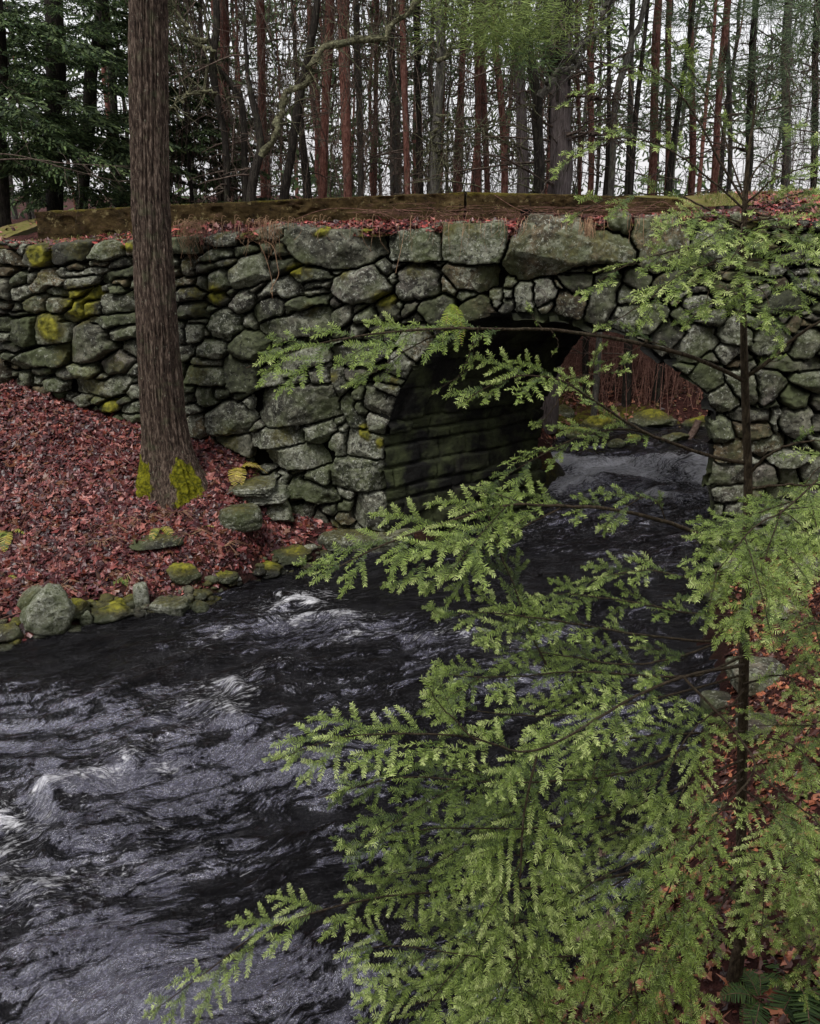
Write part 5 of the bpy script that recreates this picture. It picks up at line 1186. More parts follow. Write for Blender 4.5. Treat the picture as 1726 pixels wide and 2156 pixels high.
for px, py, Y, w_, lb in ((1232, 852, 16.6, 13, 'dark straight trunk seen through the left of the arch'), (1318, 856, 16.4, 19, 'dark trunk standing in the brush seen through the middle of the arch'), (1380, 856, 16.5, 21, 'dark trunk in the brush seen through the right of the arch')):
    b = atY(px, py, Y); P = [b-[0, 0, .5], b, b+[rr.uniform(-.1, .1), 0, 1.6], b+[rr.uniform(-.3, .3), 0, 4.2], b+[rr.uniform(-.3, .3), 0, 7]]; root = thing('woodland_tree', lb, 'tree', b)
    B = Batch(); B.tube(resample(P, 18), np.linspace(w_/2/F*Y*1.15, .03, 18), 9, rough=.15); B.build('trunk', MAT['bark_dark'], root)
    B = Batch()
    for k in range(14): limb(B, b+[0, 0, rr.uniform(.6, 5)], unit(np.array([rr.normal(), rr.normal()*.6, .3])), rr.uniform(.6, 1.6), .015, rr, .1, 5, 5, .4)
    B.build('limbs', MAT['dead_twig'], root, smooth=False)
root = thing('leaning_sapling', 'short curved bare stem leaning on the mossy bank seen through the arch', 'sapling', atY(1285, 868, 17))
P = atY(np.array([1278., 1285, 1292, 1300, 1312]), np.array([872., 850, 820, 790, 745]), 17.); B = Batch(); B.tube(resample(P, 12), np.linspace(.05, .02, 12), 7); B.build('stem', MAT['bark_dark'], root)
B = Batch(); twigs(B, resample(P, 12), .01, 14, .6, rr); B.build('twigs', MAT['twig_red'], root, smooth=False)
# bare brown twig tangle behind the front trunks
sp = []
for k in range(210):
    y = rr.uniform(16.5, 25); x = y*rr.uniform(-.26, .2); sp.append((x, y, 3.2+rr.uniform(0, 5)))
brush('bare_twig_tangle', '', '', sp, 2.2, MAT['dead_twig'], 6, 1.0, rr, .0105, tw=9)
sp = []
for k in range(50):
    y = rr.uniform(16, 24); x = y*rr.uniform(.36, .5); sp.append((x, y, 3.8+rr.uniform(0, 3.5)))
brush('bare_shrub_tangle', '', '', sp, 2.0, MAT['dead_twig'], 5, 1.0, rr, .007, tw=7)

# dark bark still clinging to the upper half of the great pine
root, Rz = built[gp]; zt0 = float(atY(1178., 345., 15.)[2]); m_ = Rz[:, 2] > zt0-.3; Q = resample(Rz[m_], 150); th = np.arange(64)/64*2*np.pi
A_, Zg = np.meshgrid(th, Q[:, 2]); rr_ = Q[:, 3][:, None]*1.07+.03*fbm(np.cos(A_)*3, np.sin(A_)*3, Zg*2, o=3, s=5); V = np.stack([Q[:, 0][:, None]+rr_*np.cos(A_), Q[:, 1][:, None]+rr_*np.sin(A_), Zg], -1)
msk = (vn(np.cos(A_)*2.2+3, np.sin(A_)*2.2, Zg*.35, 8)*.9+.25*vn(np.cos(A_)*7, np.sin(A_)*7, Zg*2, 9)+(Zg-zt0)*.62-.55) > 0
Fq = gridf(len(Q), 64, True); Fq = Fq[msk.ravel()[Fq].all(1)]
mk('dark_bark', V.reshape(-1, 3), Fq, MAT['bark_dark'], root)
# far evergreens that read as one mass between the trunks
B = Batch(); rr = np.random.default_rng(71)
for k in range(330):
    y = rr.uniform(30, 58); x = y*(rr.uniform(-.56, .30) if rr.uniform() < .8 else rr.uniform(.3, .56)); z = rr.uniform(3.5, 12)
    clump(B, np.array([x, y, z]), rr.uniform(.8, 1.9), 46, .42, GREEN_P+GREEN_M, rr, .5)
o = B.build('far_evergreens', MAT['far_needle'], None, smooth=False); o['kind'] = 'stuff'

# unseen trees added on the viewer's side to block low sky
for i, (x, y) in enumerate([(-13, 2), (-12, -3), (-9, -7), (-5, -9), (-1, -10), (4, -9), (8, -7), (11, -3), (-15, 7), (-2.5, -5), (3.5, -5.5)]):
    rr = np.random.default_rng(900+i); h_ = rr.uniform(11, 15); b = np.array([x, y, 2.2 if abs(x) < 9 else 2.6]); root = thing('sky_blocker_tree', 'tall evergreen on the viewer\'s own bank, outside the picture', 'tree', b, 'evergreens on the near bank added outside the picture to block low sky')
    B = Batch(); B.tube([b-[0, 0, 1.], b+[0, 0, h_*.5], b+[.1, 0, h_]], [.2, .14, .03], 9, rough=.1); B.build('trunk', MAT['bark_dark'], root)
    B = Batch()
    for k in range(60):
        f = rr.uniform(0, 1); a = rr.uniform(0, 6.28); q = (3.0*(1-f)+.5)*rr.uniform(.2, 1); clump(B, b+[math.cos(a)*q, math.sin(a)*q, 2.0+f*(h_-2)], rr.uniform(.7, 1.3), 46, .6, GREEN_D, rr, .5)
    B.build('crown', MAT['far_needle'], root, smooth=False)
# ---------------------------------------------------------------- young hemlock in the foreground
RH = np.random.default_rng(5150)
def frond(L, rr, nl=.0135):
    """flat spray of length L lying along +x in the xy plane: returns needle quads (n,4,3), tip weight, stem polylines"""
    N = []; Wt = []; stems = []
    def twig(p, a, l, lvl):
        n = max(3, int(l/.0038)); s = np.linspace(.1 if lvl else .0, 1, n); bend = rr.uniform(-.25, .25)
        ang = a+bend*s; x = p[0]+np.cumsum(np.cos(ang))*l/n; y = p[1]+np.cumsum(np.sin(ang))*l/n; z = rr.normal(0, .003)+.004*s
        stems.append((np.stack([np.r_[p[0], x[[n//2, -1]]], np.r_[p[1], y[[n//2, -1]]], np.zeros(3)], 1), .0011 if lvl == 0 else .0007))
        for sd in (-1, 1):
            th = ang+sd*(1.15-.45*s**3)+rr.normal(0, .13, n); ln = nl*rr.uniform(.65, 1.15, n)*(1-.35*s**6)*(.75+.25*np.minimum(s*4, 1))
            dz = rr.normal(.0, .28, n); c, q = np.cos(th), np.sin(th); w = .00145
            b = np.stack([x, y, np.full(n, z) if np.ndim(z) == 0 else z], 1); d = np.stack([c, q, dz], 1)*ln[:, None]; sv = np.stack([-q, c, rr.normal(0, .5, n)], 1)*w
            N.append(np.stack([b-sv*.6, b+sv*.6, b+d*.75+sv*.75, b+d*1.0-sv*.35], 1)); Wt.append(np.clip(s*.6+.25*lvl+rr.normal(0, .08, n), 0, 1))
        return ang, x, y
    ang, x, y = twig((0., 0.), 0., L, 0)
    n = len(x); step = .026; k = int(L/step); sd = rr.choice([-1, 1])
    for i in range(1, k):
        t = i/k; sd = -sd; j = min(int(t*n), n-1); l = L*.56*(1-t)**.9*min(1, .5+t*2.6)*rr.uniform(.7, 1.2)
        if l > .012: twig((x[j], y[j]), ang[j]+sd*rr.uniform(.62, .85), l, 1)
    return np.concatenate(N), np.concatenate(Wt), stems
FL = [.09, .15, .22, .30, .40]; FT = [[frond(l, RH) for _ in range(4)] for l in FL]
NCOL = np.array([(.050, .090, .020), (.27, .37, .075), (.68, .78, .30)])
SBARK = MAT['sap_bark']
class Spray:
    def __init__(s): s.V = []; s.W = []; s.st = Batch()
    def put(s, p, T_, N_, L, rr, droop=.5, tone=1.0):
        i = int(np.argmin([abs(l-L) for l in FL])); Nq, Wt, st = FT[i][rr.integers(0, 4)]; k = L/FL[i]
        T_ = unit(T_); S_ = unit(np.cross(N_, T_)); N2 = np.cross(T_, S_)
        if rr.uniform() < .5: S_ = -S_
        def tf(Q):
            x = Q[..., 0:1]*k; y = Q[..., 1:2]*k; z = Q[..., 2:3]
            W_ = p+x*T_+y*S_+z*N2; W_ = W_-np.concatenate([0*x, 0*x, droop*x**2+droop*.7*y**2/(.05+L)*.35], -1); return W_
        s.V.append(tf(Nq)); s.W.append(np.clip(Wt*tone+rr.normal(0, .05), 0, 1))
        for P, r in st[:]: s.st.tube(tf(P), [r, r*.8, r*.4], 3)
    def build(s, br):
        V = np.concatenate(s.V); w = np.concatenate(s.W); n = len(V); rr = np.random.default_rng(n)
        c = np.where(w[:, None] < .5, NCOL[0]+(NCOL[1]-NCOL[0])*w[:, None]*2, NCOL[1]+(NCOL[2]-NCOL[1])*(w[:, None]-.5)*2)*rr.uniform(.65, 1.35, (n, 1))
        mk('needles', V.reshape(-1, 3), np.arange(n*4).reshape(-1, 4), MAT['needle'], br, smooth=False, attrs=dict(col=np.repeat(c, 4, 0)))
        s.st.build('twigs', MAT['sap_bark'], br)
def hbranch(root, pts, r0=.006, fl=.22, t0=.25, sp=.045, droop=.6, seed=0, tone=1.0, tipf=True, sub=0, bend=0):
    rr = np.random.default_rng(int(pts[0][1]*3+pts[-1][0]*7+pts[-1][1]+seed)); A = np.array(pts, float); P = atY(A[:, 0], A[:, 1], A[:, 2])
    Q = resample(P, 60); Lt = np.linalg.norm(np.diff(Q, axis=0), axis=1).sum(); t = np.linspace(0, 1, 60)
    Q = Q+np.cumsum(rr.normal(0, .0012, Q.shape), 0)*np.sin(np.pi*t)[:, None]
    B = Batch(); B.tube(Q, r0*(1-t*.86)+.0006, 7, rough=.12); br = B.build('branch', SBARK, root)
    Sp = Spray(); tan = unit(np.gradient(Q, axis=0))
    bt = rr.uniform(.42, 1.2); nar = fl <= .155
    def along_axis(Q, tan, t0, fl, Lt, depth):
        s = t0*Lt; sd = rr.choice([-1, 1]); m = len(Q)-1
        while s < Lt-.03:
            t_ = s/Lt; i = min(int(t_*m), m-1); toC = unit(CAM-Q[i]); N_ = unit(np.array([0, 0, 1.])*rr.uniform(.5, .9)+toC*rr.uniform(.3, .8)+rr.normal(0, .16, 3))
            S_ = unit(np.cross(N_, tan[i])); sd = -sd; a = rr.uniform(.32, .58) if nar else rr.uniform(.45, .80); l = fl*1.5*min(1, (1-t_)*Lt/.30+.22)*rr.uniform(.6, 1.1)*(.6+.4*min(1, (t_-t0)*5))
            l = min(l, .44, max(.05, (Lt-s)*.95+.03)); d = tan[i]*math.cos(a)+S_*sd*math.sin(a)
            if rr.uniform() > .06: Sp.put(Q[i], d, N_, l, rr, droop*rr.uniform(.9, 2.4), tone*bt*rr.uniform(.75, 1.15))
            if depth < sub and rr.uniform() < .34 and l > .1:
                L2 = l*rr.uniform(1.3, 1.7); tt = np.linspace(0, 1, 14)[:, None]; Q2 = Q[i]+d*tt*L2-np.array([0, 0, 1.])*droop*.5*(tt*L2)**2*1.6
                Sp.st.tube(Q2, np.linspace(.0022, .0008, 14), 4); along_axis(Q2, unit(np.gradient(Q2, axis=0)), .12, l*.75, L2, depth+1)
            s += sp*(1.9 if nar else 2.2)*rr.uniform(.7, 1.3)
        tl = min(fl*.6, Lt*.4); i = int((1-tl/Lt)*m); toC = unit(CAM-Q[i]); Sp.put(Q[i], unit(Q[-1]-Q[i]), unit(np.array([0, 0, .8])+toC*.6), tl, rr, droop*.3, 1.2)
    along_axis(Q, tan, t0, fl, Lt, 0)
    Sp.build(br); return br
TY = 2.85
tp = [(1594, 190, 3), (1585, 260, 5), (1574, 340, 8), (1568, 430, 11), (1563, 540, 12), (1565, 700, 15), (1568, 800, 18), (1572, 920, 19), (1575, 1000, 20), (1573, 1150, 22), (1567, 1400, 25), (1561, 1700, 27), (1558, 1965, 30), (1557, 1995, 38)]
Pt = atY(np.array([p[0] for p in tp], float), np.array([p[1] for p in tp], float), np.full(len(tp), TY)); Wt_ = np.array([p[2] for p in tp], float)/2/F*TY*.96
hb_ = Pt[-1].copy(); hb_[2] = min(hb_[2], float(gz(hb_[0], hb_[1]))+.02)
hem = thing('hemlock_sapling', 'young hemlock with bright green drooping sprays in the right foreground, nearest tree to the viewer', 'tree', hb_)
Qt = resample(np.c_[np.vstack([Pt, hb_-[0, 0, .12]]), np.r_[Wt_, Wt_[-1]*1.2]], 220); B = Batch(); B.tube(Qt[:, :3], Qt[:, 3], 14, rough=.10); B.build('trunk', SBARK, hem)
BR = [
 # long bare-stemmed branches over the arch
 ([(1570, 805, 2.85), (1520, 778, 2.82), (1440, 745, 2.78), (1300, 710, 2.7), (1150, 690, 2.6), (960, 684, 2.5), (850, 690, 2.45), (740, 706, 2.4), (620, 735, 2.36), (518, 775, 2.34)], .0075, .15, .56, .035, .5, {}),
 ([(955, 686, 2.5), (870, 730, 2.48), (800, 775, 2.46), (720, 822, 2.44)], .002, .12, .1, .035, .4, {}),
 ([(1572, 975, 2.85), (1500, 962, 2.82), (1400, 928, 2.78), (1330, 900, 2.74), (1250, 850, 2.68), (1180, 805, 2.62), (1090, 790, 2.55), (1010, 822, 2.52), (962, 862, 2.5)], .0065, .15, .52, .035, .5, {}),
 ([(1400, 928, 2.78), (1320, 905, 2.74), (1230, 922, 2.7), (1130, 965, 2.66), (1060, 1005, 2.63), (1005, 1040, 2.62)], .003, .13, .1, .036, .5, {}),
 ([(1572, 1185, 2.85), (1510, 1145, 2.8), (1400, 1097, 2.7), (1280, 1075, 2.62), (1150, 1068, 2.55), (1050, 1070, 2.5), (950, 1098, 2.46), (850, 1132, 2.42), (750, 1175, 2.38), (645, 1232, 2.35)], .008, .17, .42, .036, .45, dict(sub=1)),
 ([(1180, 1070, 2.56), (1080, 1120, 2.5), (980, 1170, 2.46), (880, 1250, 2.42)], .0025, .13, .15, .04, .5, {}),
 ([(1010, 686, 2.52), (985, 740, 2.52), (965, 790, 2.52), (905, 835, 2.52)], .0016, .06, .35, .05, .3, dict(tone=.9)),
 ([(1060, 690, 2.54), (1000, 720, 2.54), (980, 770, 2.54), (945, 820, 2.54)], .0014, .07, .3, .03, .3, {}),
 ([(1160, 692, 2.6), (1165, 725, 2.6), (1160, 752, 2.6)], .0012, .05, .2, .035, .3, {}),
 ([(1140, 690, 2.6), (1128, 665, 2.6), (1110, 640, 2.6)], .0014, .075, .1, .02, .3, {}),
 ([(1190, 800, 2.6), (1290, 770, 2.62), (1345, 745, 2.64)], .0016, .09, .1, .03, .4, {}),
 ([(1230, 835, 2.64), (1245, 780, 2.64), (1262, 722, 2.64)], .0016, .10, .1, .03, .4, {}),
 ([(1200, 805, 2.62), (1160, 860, 2.6), (1120, 905, 2.6)], .0016, .09, .1, .03, .4, {}),
 ([(1420, 738, 2.78), (1360, 720, 2.74), (1300, 745, 2.7), (1240, 770, 2.68)], .0018, .09, .15, .035, .4, {}),
 # crown
 ([(1567, 425, 2.85), (1520, 350, 2.85), (1470, 260, 2.85), (1420, 190, 2.84), (1340, 150, 2.82), (1240, 195, 2.8), (1165, 235, 2.8)], .0035, .10, .3, .045, .3, {}),
 ([(1566, 440, 2.85), (1500, 385, 2.83), (1420, 330, 2.8), (1330, 300, 2.76), (1250, 310, 2.74), (1160, 362, 2.72)], .003, .12, .28, .04, .35, {}),
 ([(1568, 420, 2.85), (1540, 340, 2.87), (1500, 230, 2.9), (1440, 120, 2.92), (1400, 60, 2.94)], .0025, .09, .35, .05, .3, {}),
 ([(1570, 400, 2.85), (1600, 340, 2.85), (1660, 300, 2.84), (1750, 285, 2.82)], .0028, .13, .25, .04, .35, {}),
 ([(1568, 430, 2.85), (1620, 385, 2.8), (1680, 350, 2.75), (1760, 340, 2.7)], .003, .14, .2, .04, .4, {}),
 ([(1578, 330, 2.85), (1560, 300, 2.85), (1535, 285, 2.85)], .0014, .08, .1, .03, .3, {}),
 ([(1585, 270, 2.85), (1610, 225, 2.85), (1640, 200, 2.85)], .0012, .07, .2, .035, .3, {}),
 ([(1560, 478, 2.85), (1480, 440, 2.8), (1380, 415, 2.74), (1280, 430, 2.7), (1180, 470, 2.66)], .003, .11, .35, .045, .4, {}),
 ([(1563, 520, 2.85), (1480, 520, 2.78), (1380, 545, 2.72), (1290, 575, 2.68), (1215, 640, 2.64)], .0032, .13, .2, .038, .45, {}),
 ([(1563, 560, 2.85), (1480, 560, 2.8), (1400, 610, 2.74), (1320, 660, 2.7), (1250, 700, 2.66)], .0032, .14, .2, .038, .5, {}),
 ([(1563, 500, 2.85), (1540, 560, 2.7), (1500, 610, 2.6), (1480, 680, 2.55)], .0026, .12, .2, .035, .5, {}),
 ([(1563, 470, 2.85), (1640, 450, 2.78), (1700, 440, 2.72), (1770, 470, 2.68)], .0032, .14, .15, .04, .5, {}),
 ([(1562, 545, 2.85), (1630, 560, 2.75), (1690, 600, 2.68), (1760, 640, 2.62)], .003, .14, .15, .04, .5, {}),
 ([(1563, 580, 2.85), (1590, 600, 2.65), (1620, 640, 2.55), (1610, 700, 2.5)], .0026, .12, .2, .036, .5, {}),
 ([(1563, 500, 2.85), (1530, 480, 2.7), (1490, 500, 2.6), (1440, 540, 2.55)], .0026, .13, .15, .036, .5, {}),
 ([(1566, 440, 2.85), (1640, 470, 2.7), (1690, 540, 2.6), (1720, 600, 2.55)], .0024, .11, .3, .04, .5, {}),
 # right side
 ([(1575, 790, 2.85), (1620, 760, 2.8), (1680, 715, 2.75), (1760, 665, 2.7), (1860, 610, 2.65)], .007, .10, .9, .05, .4, {}),
 ([(1576, 1000, 2.85), (1610, 965, 2.8), (1660, 940, 2.74), (1760, 930, 2.66)], .006, .12, .35, .05, .4, {}),
 ([(1575, 1030, 2.85), (1640, 1022, 2.8), (1720, 1020, 2.75), (1800, 1030, 2.7)], .006, .13, .3, .045, .5, {}),
 ([(1571, 800, 2.85), (1600, 770, 2.86), (1630, 762, 2.88), (1650, 750, 2.9)], .0016, .08, .3, .03, .3, {}),
 # lower mass
 ([(1565, 1400, 2.8), (1440, 1427, 2.5), (1300, 1500, 2.25), (1130, 1590, 2.05), (980, 1560, 1.98), (830, 1552, 1.93), (700, 1562, 1.9), (568, 1606, 1.88)], .006, .15, .3, .034, .6, {}),
 ([(1130, 1592, 2.05), (1105, 1700, 1.98), (1088, 1840, 1.92), (1078, 1970, 1.88), (1100, 2110, 1.86), (1125, 2200, 1.85)], .003, .21, .03, .032, .7, dict(sub=1)),
 ([(1440, 1427, 2.5), (1500, 1490, 2.35), (1560, 1560, 2.2), (1585, 1622, 2.1), (1500, 1710, 2.0), (1420, 1830, 1.93), (1375, 1950, 1.88), (1330, 2080, 1.85), (1300, 2180, 1.84)], .004, .22, .42, .032, .7, dict(sub=1)),
 ([(1585, 1622, 2.1), (1650, 1670, 2.0), (1730, 1740, 1.92), (1800, 1850, 1.88)], .003, .20, .08, .035, .7, dict(sub=1)),
 ([(1566, 1345, 2.82), (1480, 1350, 2.7), (1350, 1335, 2.55), (1150, 1305, 2.42), (1010, 1290, 2.35), (905, 1305, 2.3)], .005, .14, .4, .04, .5, {}),
 ([(1150, 1400, 2.4), (1110, 1310, 2.4), (1085, 1230, 2.42), (1050, 1140, 2.44), (1012, 1035, 2.46)], .0028, .13, .05, .024, .3, dict(tone=.45)),
 ([(1566, 1380, 2.8), (1450, 1430, 2.6), (1250, 1425, 2.42), (1050, 1430, 2.3), (970, 1425, 2.26), (900, 1415, 2.22)], .005, .15, .3, .038, .5, dict(sub=1)),
 ([(1565, 1500, 2.75), (1350, 1620, 2.4), (1100, 1650, 2.2), (850, 1640, 2.1), (670, 1680, 2.05)], .005, .15, .3, .036, .55, dict(sub=1)),
 ([(1563, 1600, 2.75), (1350, 1690, 2.4), (1150, 1740, 2.2), (900, 1745, 2.1), (700, 1790, 2.05)], .005, .18, .35, .036, .6, {}),
 ([(1562, 1720, 2.75), (1350, 1830, 2.4), (1150, 1870, 2.25), (950, 1880, 2.15), (760, 1900, 2.1), (560, 1960, 2.05), (430, 2050, 2.02), (300, 2145, 2.0)], .0055, .13, .35, .042, .55, {}),
 ([(1562, 1820, 2.75), (1400, 1960, 2.4), (1200, 2010, 2.2), (1000, 2010, 2.1), (830, 1990, 2.05), (700, 2010, 2.02)], .005, .20, .35, .036, .6, dict(sub=1)),
 ([(1200, 2020, 2.2), (1000, 2090, 2.1), (850, 2120, 2.05), (760, 2170, 2.0)], .004, .20, .1, .036, .6, dict(sub=1)),
 ([(1566, 1250, 2.82), (1480, 1225, 2.72), (1380, 1200, 2.65), (1270, 1215, 2.6), (1200, 1250, 2.56)], .004, .12, .35, .038, .5, {}),
 ([(1566, 1300, 2.82), (1450, 1290, 2.65), (1300, 1260, 2.55), (1180, 1250, 2.5), (1120, 1270, 2.46)], .004, .13, .35, .038, .5, {}),
 ([(1568, 1130, 2.85), (1600, 1120, 2.6), (1560, 1170, 2.4), (1545, 1260, 2.3), (1545, 1330, 2.28)], .003, .18, .15, .034, .6, dict(sub=1)),
 ([(1720, 1010, 2.55), (1650, 1080, 2.45), (1590, 1120, 2.38), (1540, 1180, 2.3), (1450, 1270, 2.25)], .003, .18, .1, .034, .6, dict(sub=1)),
 ([(1570, 1080, 2.85), (1640, 1080, 2.6), (1700, 1120, 2.5), (1740, 1200, 2.45)], .003, .18, .15, .036, .6, dict(sub=1)),
 ([(1400, 1095, 2.7), (1390, 1060, 2.66), (1350, 1050, 2.62), (1260, 1120, 2.58)], .002, .13, .15, .03, .5, {}),
 ([(1566, 1440, 2.8), (1640, 1420, 2.6), (1700, 1440, 2.5), (1760, 1500, 2.4)], .004, .18, .25, .038, .6, {}),
 ([(1564, 1560, 2.75), (1640, 1560, 2.5), (1700, 1600, 2.35), (1760, 1680, 2.25)], .004, .19, .25, .036, .6, {}),
 ([(1562, 1660, 2.75), (1620, 1700, 2.45), (1670, 1790, 2.3), (1700, 1900, 2.22)], .004, .2, .25, .036, .6, dict(sub=1)),
 ([(1561, 1760, 2.75), (1590, 1830, 2.45), (1600, 1920, 2.3), (1590, 2010, 2.22)], .004, .18, .25, .038, .6, {}),
 ([(1561, 1780, 2.75), (1500, 1800, 2.5), (1460, 1880, 2.35), (1440, 1990, 2.28)], .004, .18, .25, .036, .6, {}),
 ([(1564, 1480, 2.8), (1500, 1500, 2.6), (1430, 1560, 2.45), (1380, 1640, 2.35), (1280, 1700, 2.3)], .004, .18, .25, .036, .6, {}),
 ([(1563, 1640, 2.75), (1480, 1690, 2.5), (1380, 1780, 2.35), (1250, 1850, 2.25), (1130, 1950, 2.2)], .004, .19, .25, .036, .6, {}),
 ([(1566, 1420, 2.8), (1380, 1470, 2.5), (1200, 1500, 2.35), (1050, 1500, 2.25), (900, 1480, 2.2)], .004, .17, .3, .038, .55, {}),
 ([(1567, 1330, 2.82), (1430, 1380, 2.6), (1300, 1390, 2.5), (1150, 1370, 2.42), (1000, 1360, 2.36)], .004, .17, .3, .04, .5, dict(sub=1)),
 ([(1300, 1500, 2.25), (1260, 1590, 2.18), (1230, 1690, 2.12)], .002, .16, .1, .034, .6, {}),
 ([(1000, 1560, 1.98), (940, 1490, 2.0), (890, 1430, 2.02)], .002, .15, .1, .03, .4, dict(tone=.6)),
]
for pts, r0, fl, t0, sp_, dr, kw in BR: hbranch(hem, pts, r0, fl, t0, sp_, dr, **kw)
# fuller crown
for pts, f_ in (([(1562, 560, 2.85), (1600, 530, 2.75), (1660, 520, 2.66), (1740, 540, 2.6)], .13), ([(1563, 600, 2.85), (1520, 620, 2.7), (1470, 655, 2.6), (1430, 700, 2.55)], .14), ([(1564, 640, 2.85), (1600, 650, 2.7), (1640, 690, 2.6), (1650, 740, 2.56)], .13),
            ([(1563, 500, 2.85), (1600, 480, 2.7), (1660, 490, 2.6), (1720, 540, 2.55)], .14), ([(1564, 470, 2.85), (1500, 450, 2.7), (1430, 470, 2.6), (1370, 500, 2.56)], .13), ([(1563, 530, 2.85), (1470, 560, 2.66), (1400, 590, 2.56), (1330, 640, 2.5)], .13),
            ([(1566, 445, 2.85), (1610, 430, 2.75), (1670, 400, 2.7), (1740, 400, 2.66)], .12), ([(1564, 600, 2.85), (1560, 640, 2.6), (1545, 680, 2.52)], .14), ([(1562, 470, 2.85), (1555, 520, 2.6), (1530, 560, 2.52)], .14)):
    hbranch(hem, pts, .0025, f_, .15, .036, .5)
# extra low sprays
for pts in ([(1563, 1620, 2.75), (1400, 1780, 2.45), (1220, 1900, 2.3), (1000, 1960, 2.2), (840, 2040, 2.15)], [(1562, 1700, 2.75), (1380, 1730, 2.5), (1180, 1790, 2.35), (980, 1810, 2.25), (800, 1850, 2.2)], [(1560, 1850, 2.75), (1420, 2020, 2.5), (1250, 2090, 2.35), (1080, 2150, 2.25)],
            [(1564, 1540, 2.75), (1300, 1560, 2.5), (1080, 1700, 2.3), (900, 1820, 2.2), (740, 1850, 2.15)], [(1561, 1760, 2.75), (1500, 1930, 2.45), (1440, 2050, 2.3)], [(1566, 1450, 2.8), (1480, 1580, 2.55), (1420, 1700, 2.4), (1370, 1760, 2.35)]):
    hbranch(hem, pts, .004, .17, .25, .042, .6)
# neighbour whose stem stands just outside the right edge
nb = atY(1830, 1900, 3.1); nb[2] = float(gz(nb[0], nb[1])); hem2 = thing('hemlock_sapling', 'second young hemlock reaching in with green sprays from beyond the right picture edge', 'tree', nb)
B = Batch(); B.tube(resample([nb-[0, 0, .1], nb+[.02, 0, 1.2], nb+[0, .02, 2.6]], 30), np.linspace(.022, .006, 30), 10, rough=.1); B.build('trunk', SBARK, hem2)
for pts in ([(1826, 1150, 3.1), (1760, 1120, 2.8), (1690, 1150, 2.6), (1640, 1230, 2.5)], [(1826, 1400, 3.1), (1750, 1320, 2.8), (1680, 1320, 2.65), (1620, 1380, 2.55)], [(1828, 1700, 3.0), (1740, 1780, 2.6), (1690, 1850, 2.45), (1660, 1960, 2.35)],
            [(1828, 1500, 3.0), (1760, 1500, 2.7), (1700, 1540, 2.55), (1650, 1640, 2.45)], [(1826, 1000, 3.1), (1780, 960, 3.0), (1720, 990, 2.9), (1670, 1060, 2.85)], [(1828, 1850, 2.9), (1760, 1950, 2.5), (1700, 2010, 2.4), (1660, 2090, 2.35)]):
    hbranch(hem2, pts, .004, .18, .2, .036, .6, sub=1)
# ---------------------------------------------------------------- rocks, moss, ferns, wood
def rock(name, label, c, sz, rot=0., moss=0., lich=0., tint=(1, 1, 1), seed=0, cat='rock', flat=0.25, group=None, mat='stone', chip=9, box=0.):
    rr = np.random.default_rng(seed+int(abs(c[0])*100)); n, m_ = 46, 60; th = np.linspace(0, np.pi, n)[:, None]; ph = np.arange(m_)/m_*2*np.pi
    d = np.stack([np.sin(th)*np.cos(ph), np.sin(th)*np.sin(ph), np.cos(th)+0*ph], -1); rad = np.ones(d.shape[:2])*1.25; pw_ = 2+box*6
    for k in range(chip):
        nn_ = unit(rr.normal(size=3)); q = rr.uniform(.62, .95); dp = (d @ nn_); rad = np.where(dp > .05, np.minimum(rad, q/np.maximum(dp, .05)), rad)
    rb = 1/np.power((np.abs(d)**pw_).sum(-1), 1/pw_); rad = np.minimum(rad, 1.1)*(1-box)+rb*box; rad = rad*(1+.15*(1-.75*box)*fbm(d[..., 0]*2+seed, d[..., 1]*2, d[..., 2]*2, o=3, s=seed)+.06*fbm(d[..., 0]*7+seed, d[..., 1]*7, d[..., 2]*7, o=3, s=seed))
    V = d*rad[..., None]*np.array(sz)/2; c_, s_ = math.cos(rot), math.sin(rot); V = np.stack([V[..., 0]*c_-V[..., 1]*s_, V[..., 0]*s_+V[..., 1]*c_, V[..., 2]], -1)+np.array(c)
    up = np.clip(d[..., 2], 0, 1); mo = moss*up+(moss-.5)*.2; N_ = d.shape[0]*d.shape[1]
    o = mk(name, V.reshape(-1, 3), gridf(n, m_, True), MAT[mat], attrs=dict(tint=np.tile(tint, (N_, 1)), lich=np.full(N_, lich), moss=mo.ravel()))
    return tag(o, label, cat, group)
def gpt(px, py, sink=0.): p = hit(px, py, 2, 13); return np.array([p[0], p[1], p[2]-sink])
def wpt(px, py, z=0.): return atZ(float(px), float(py), z)
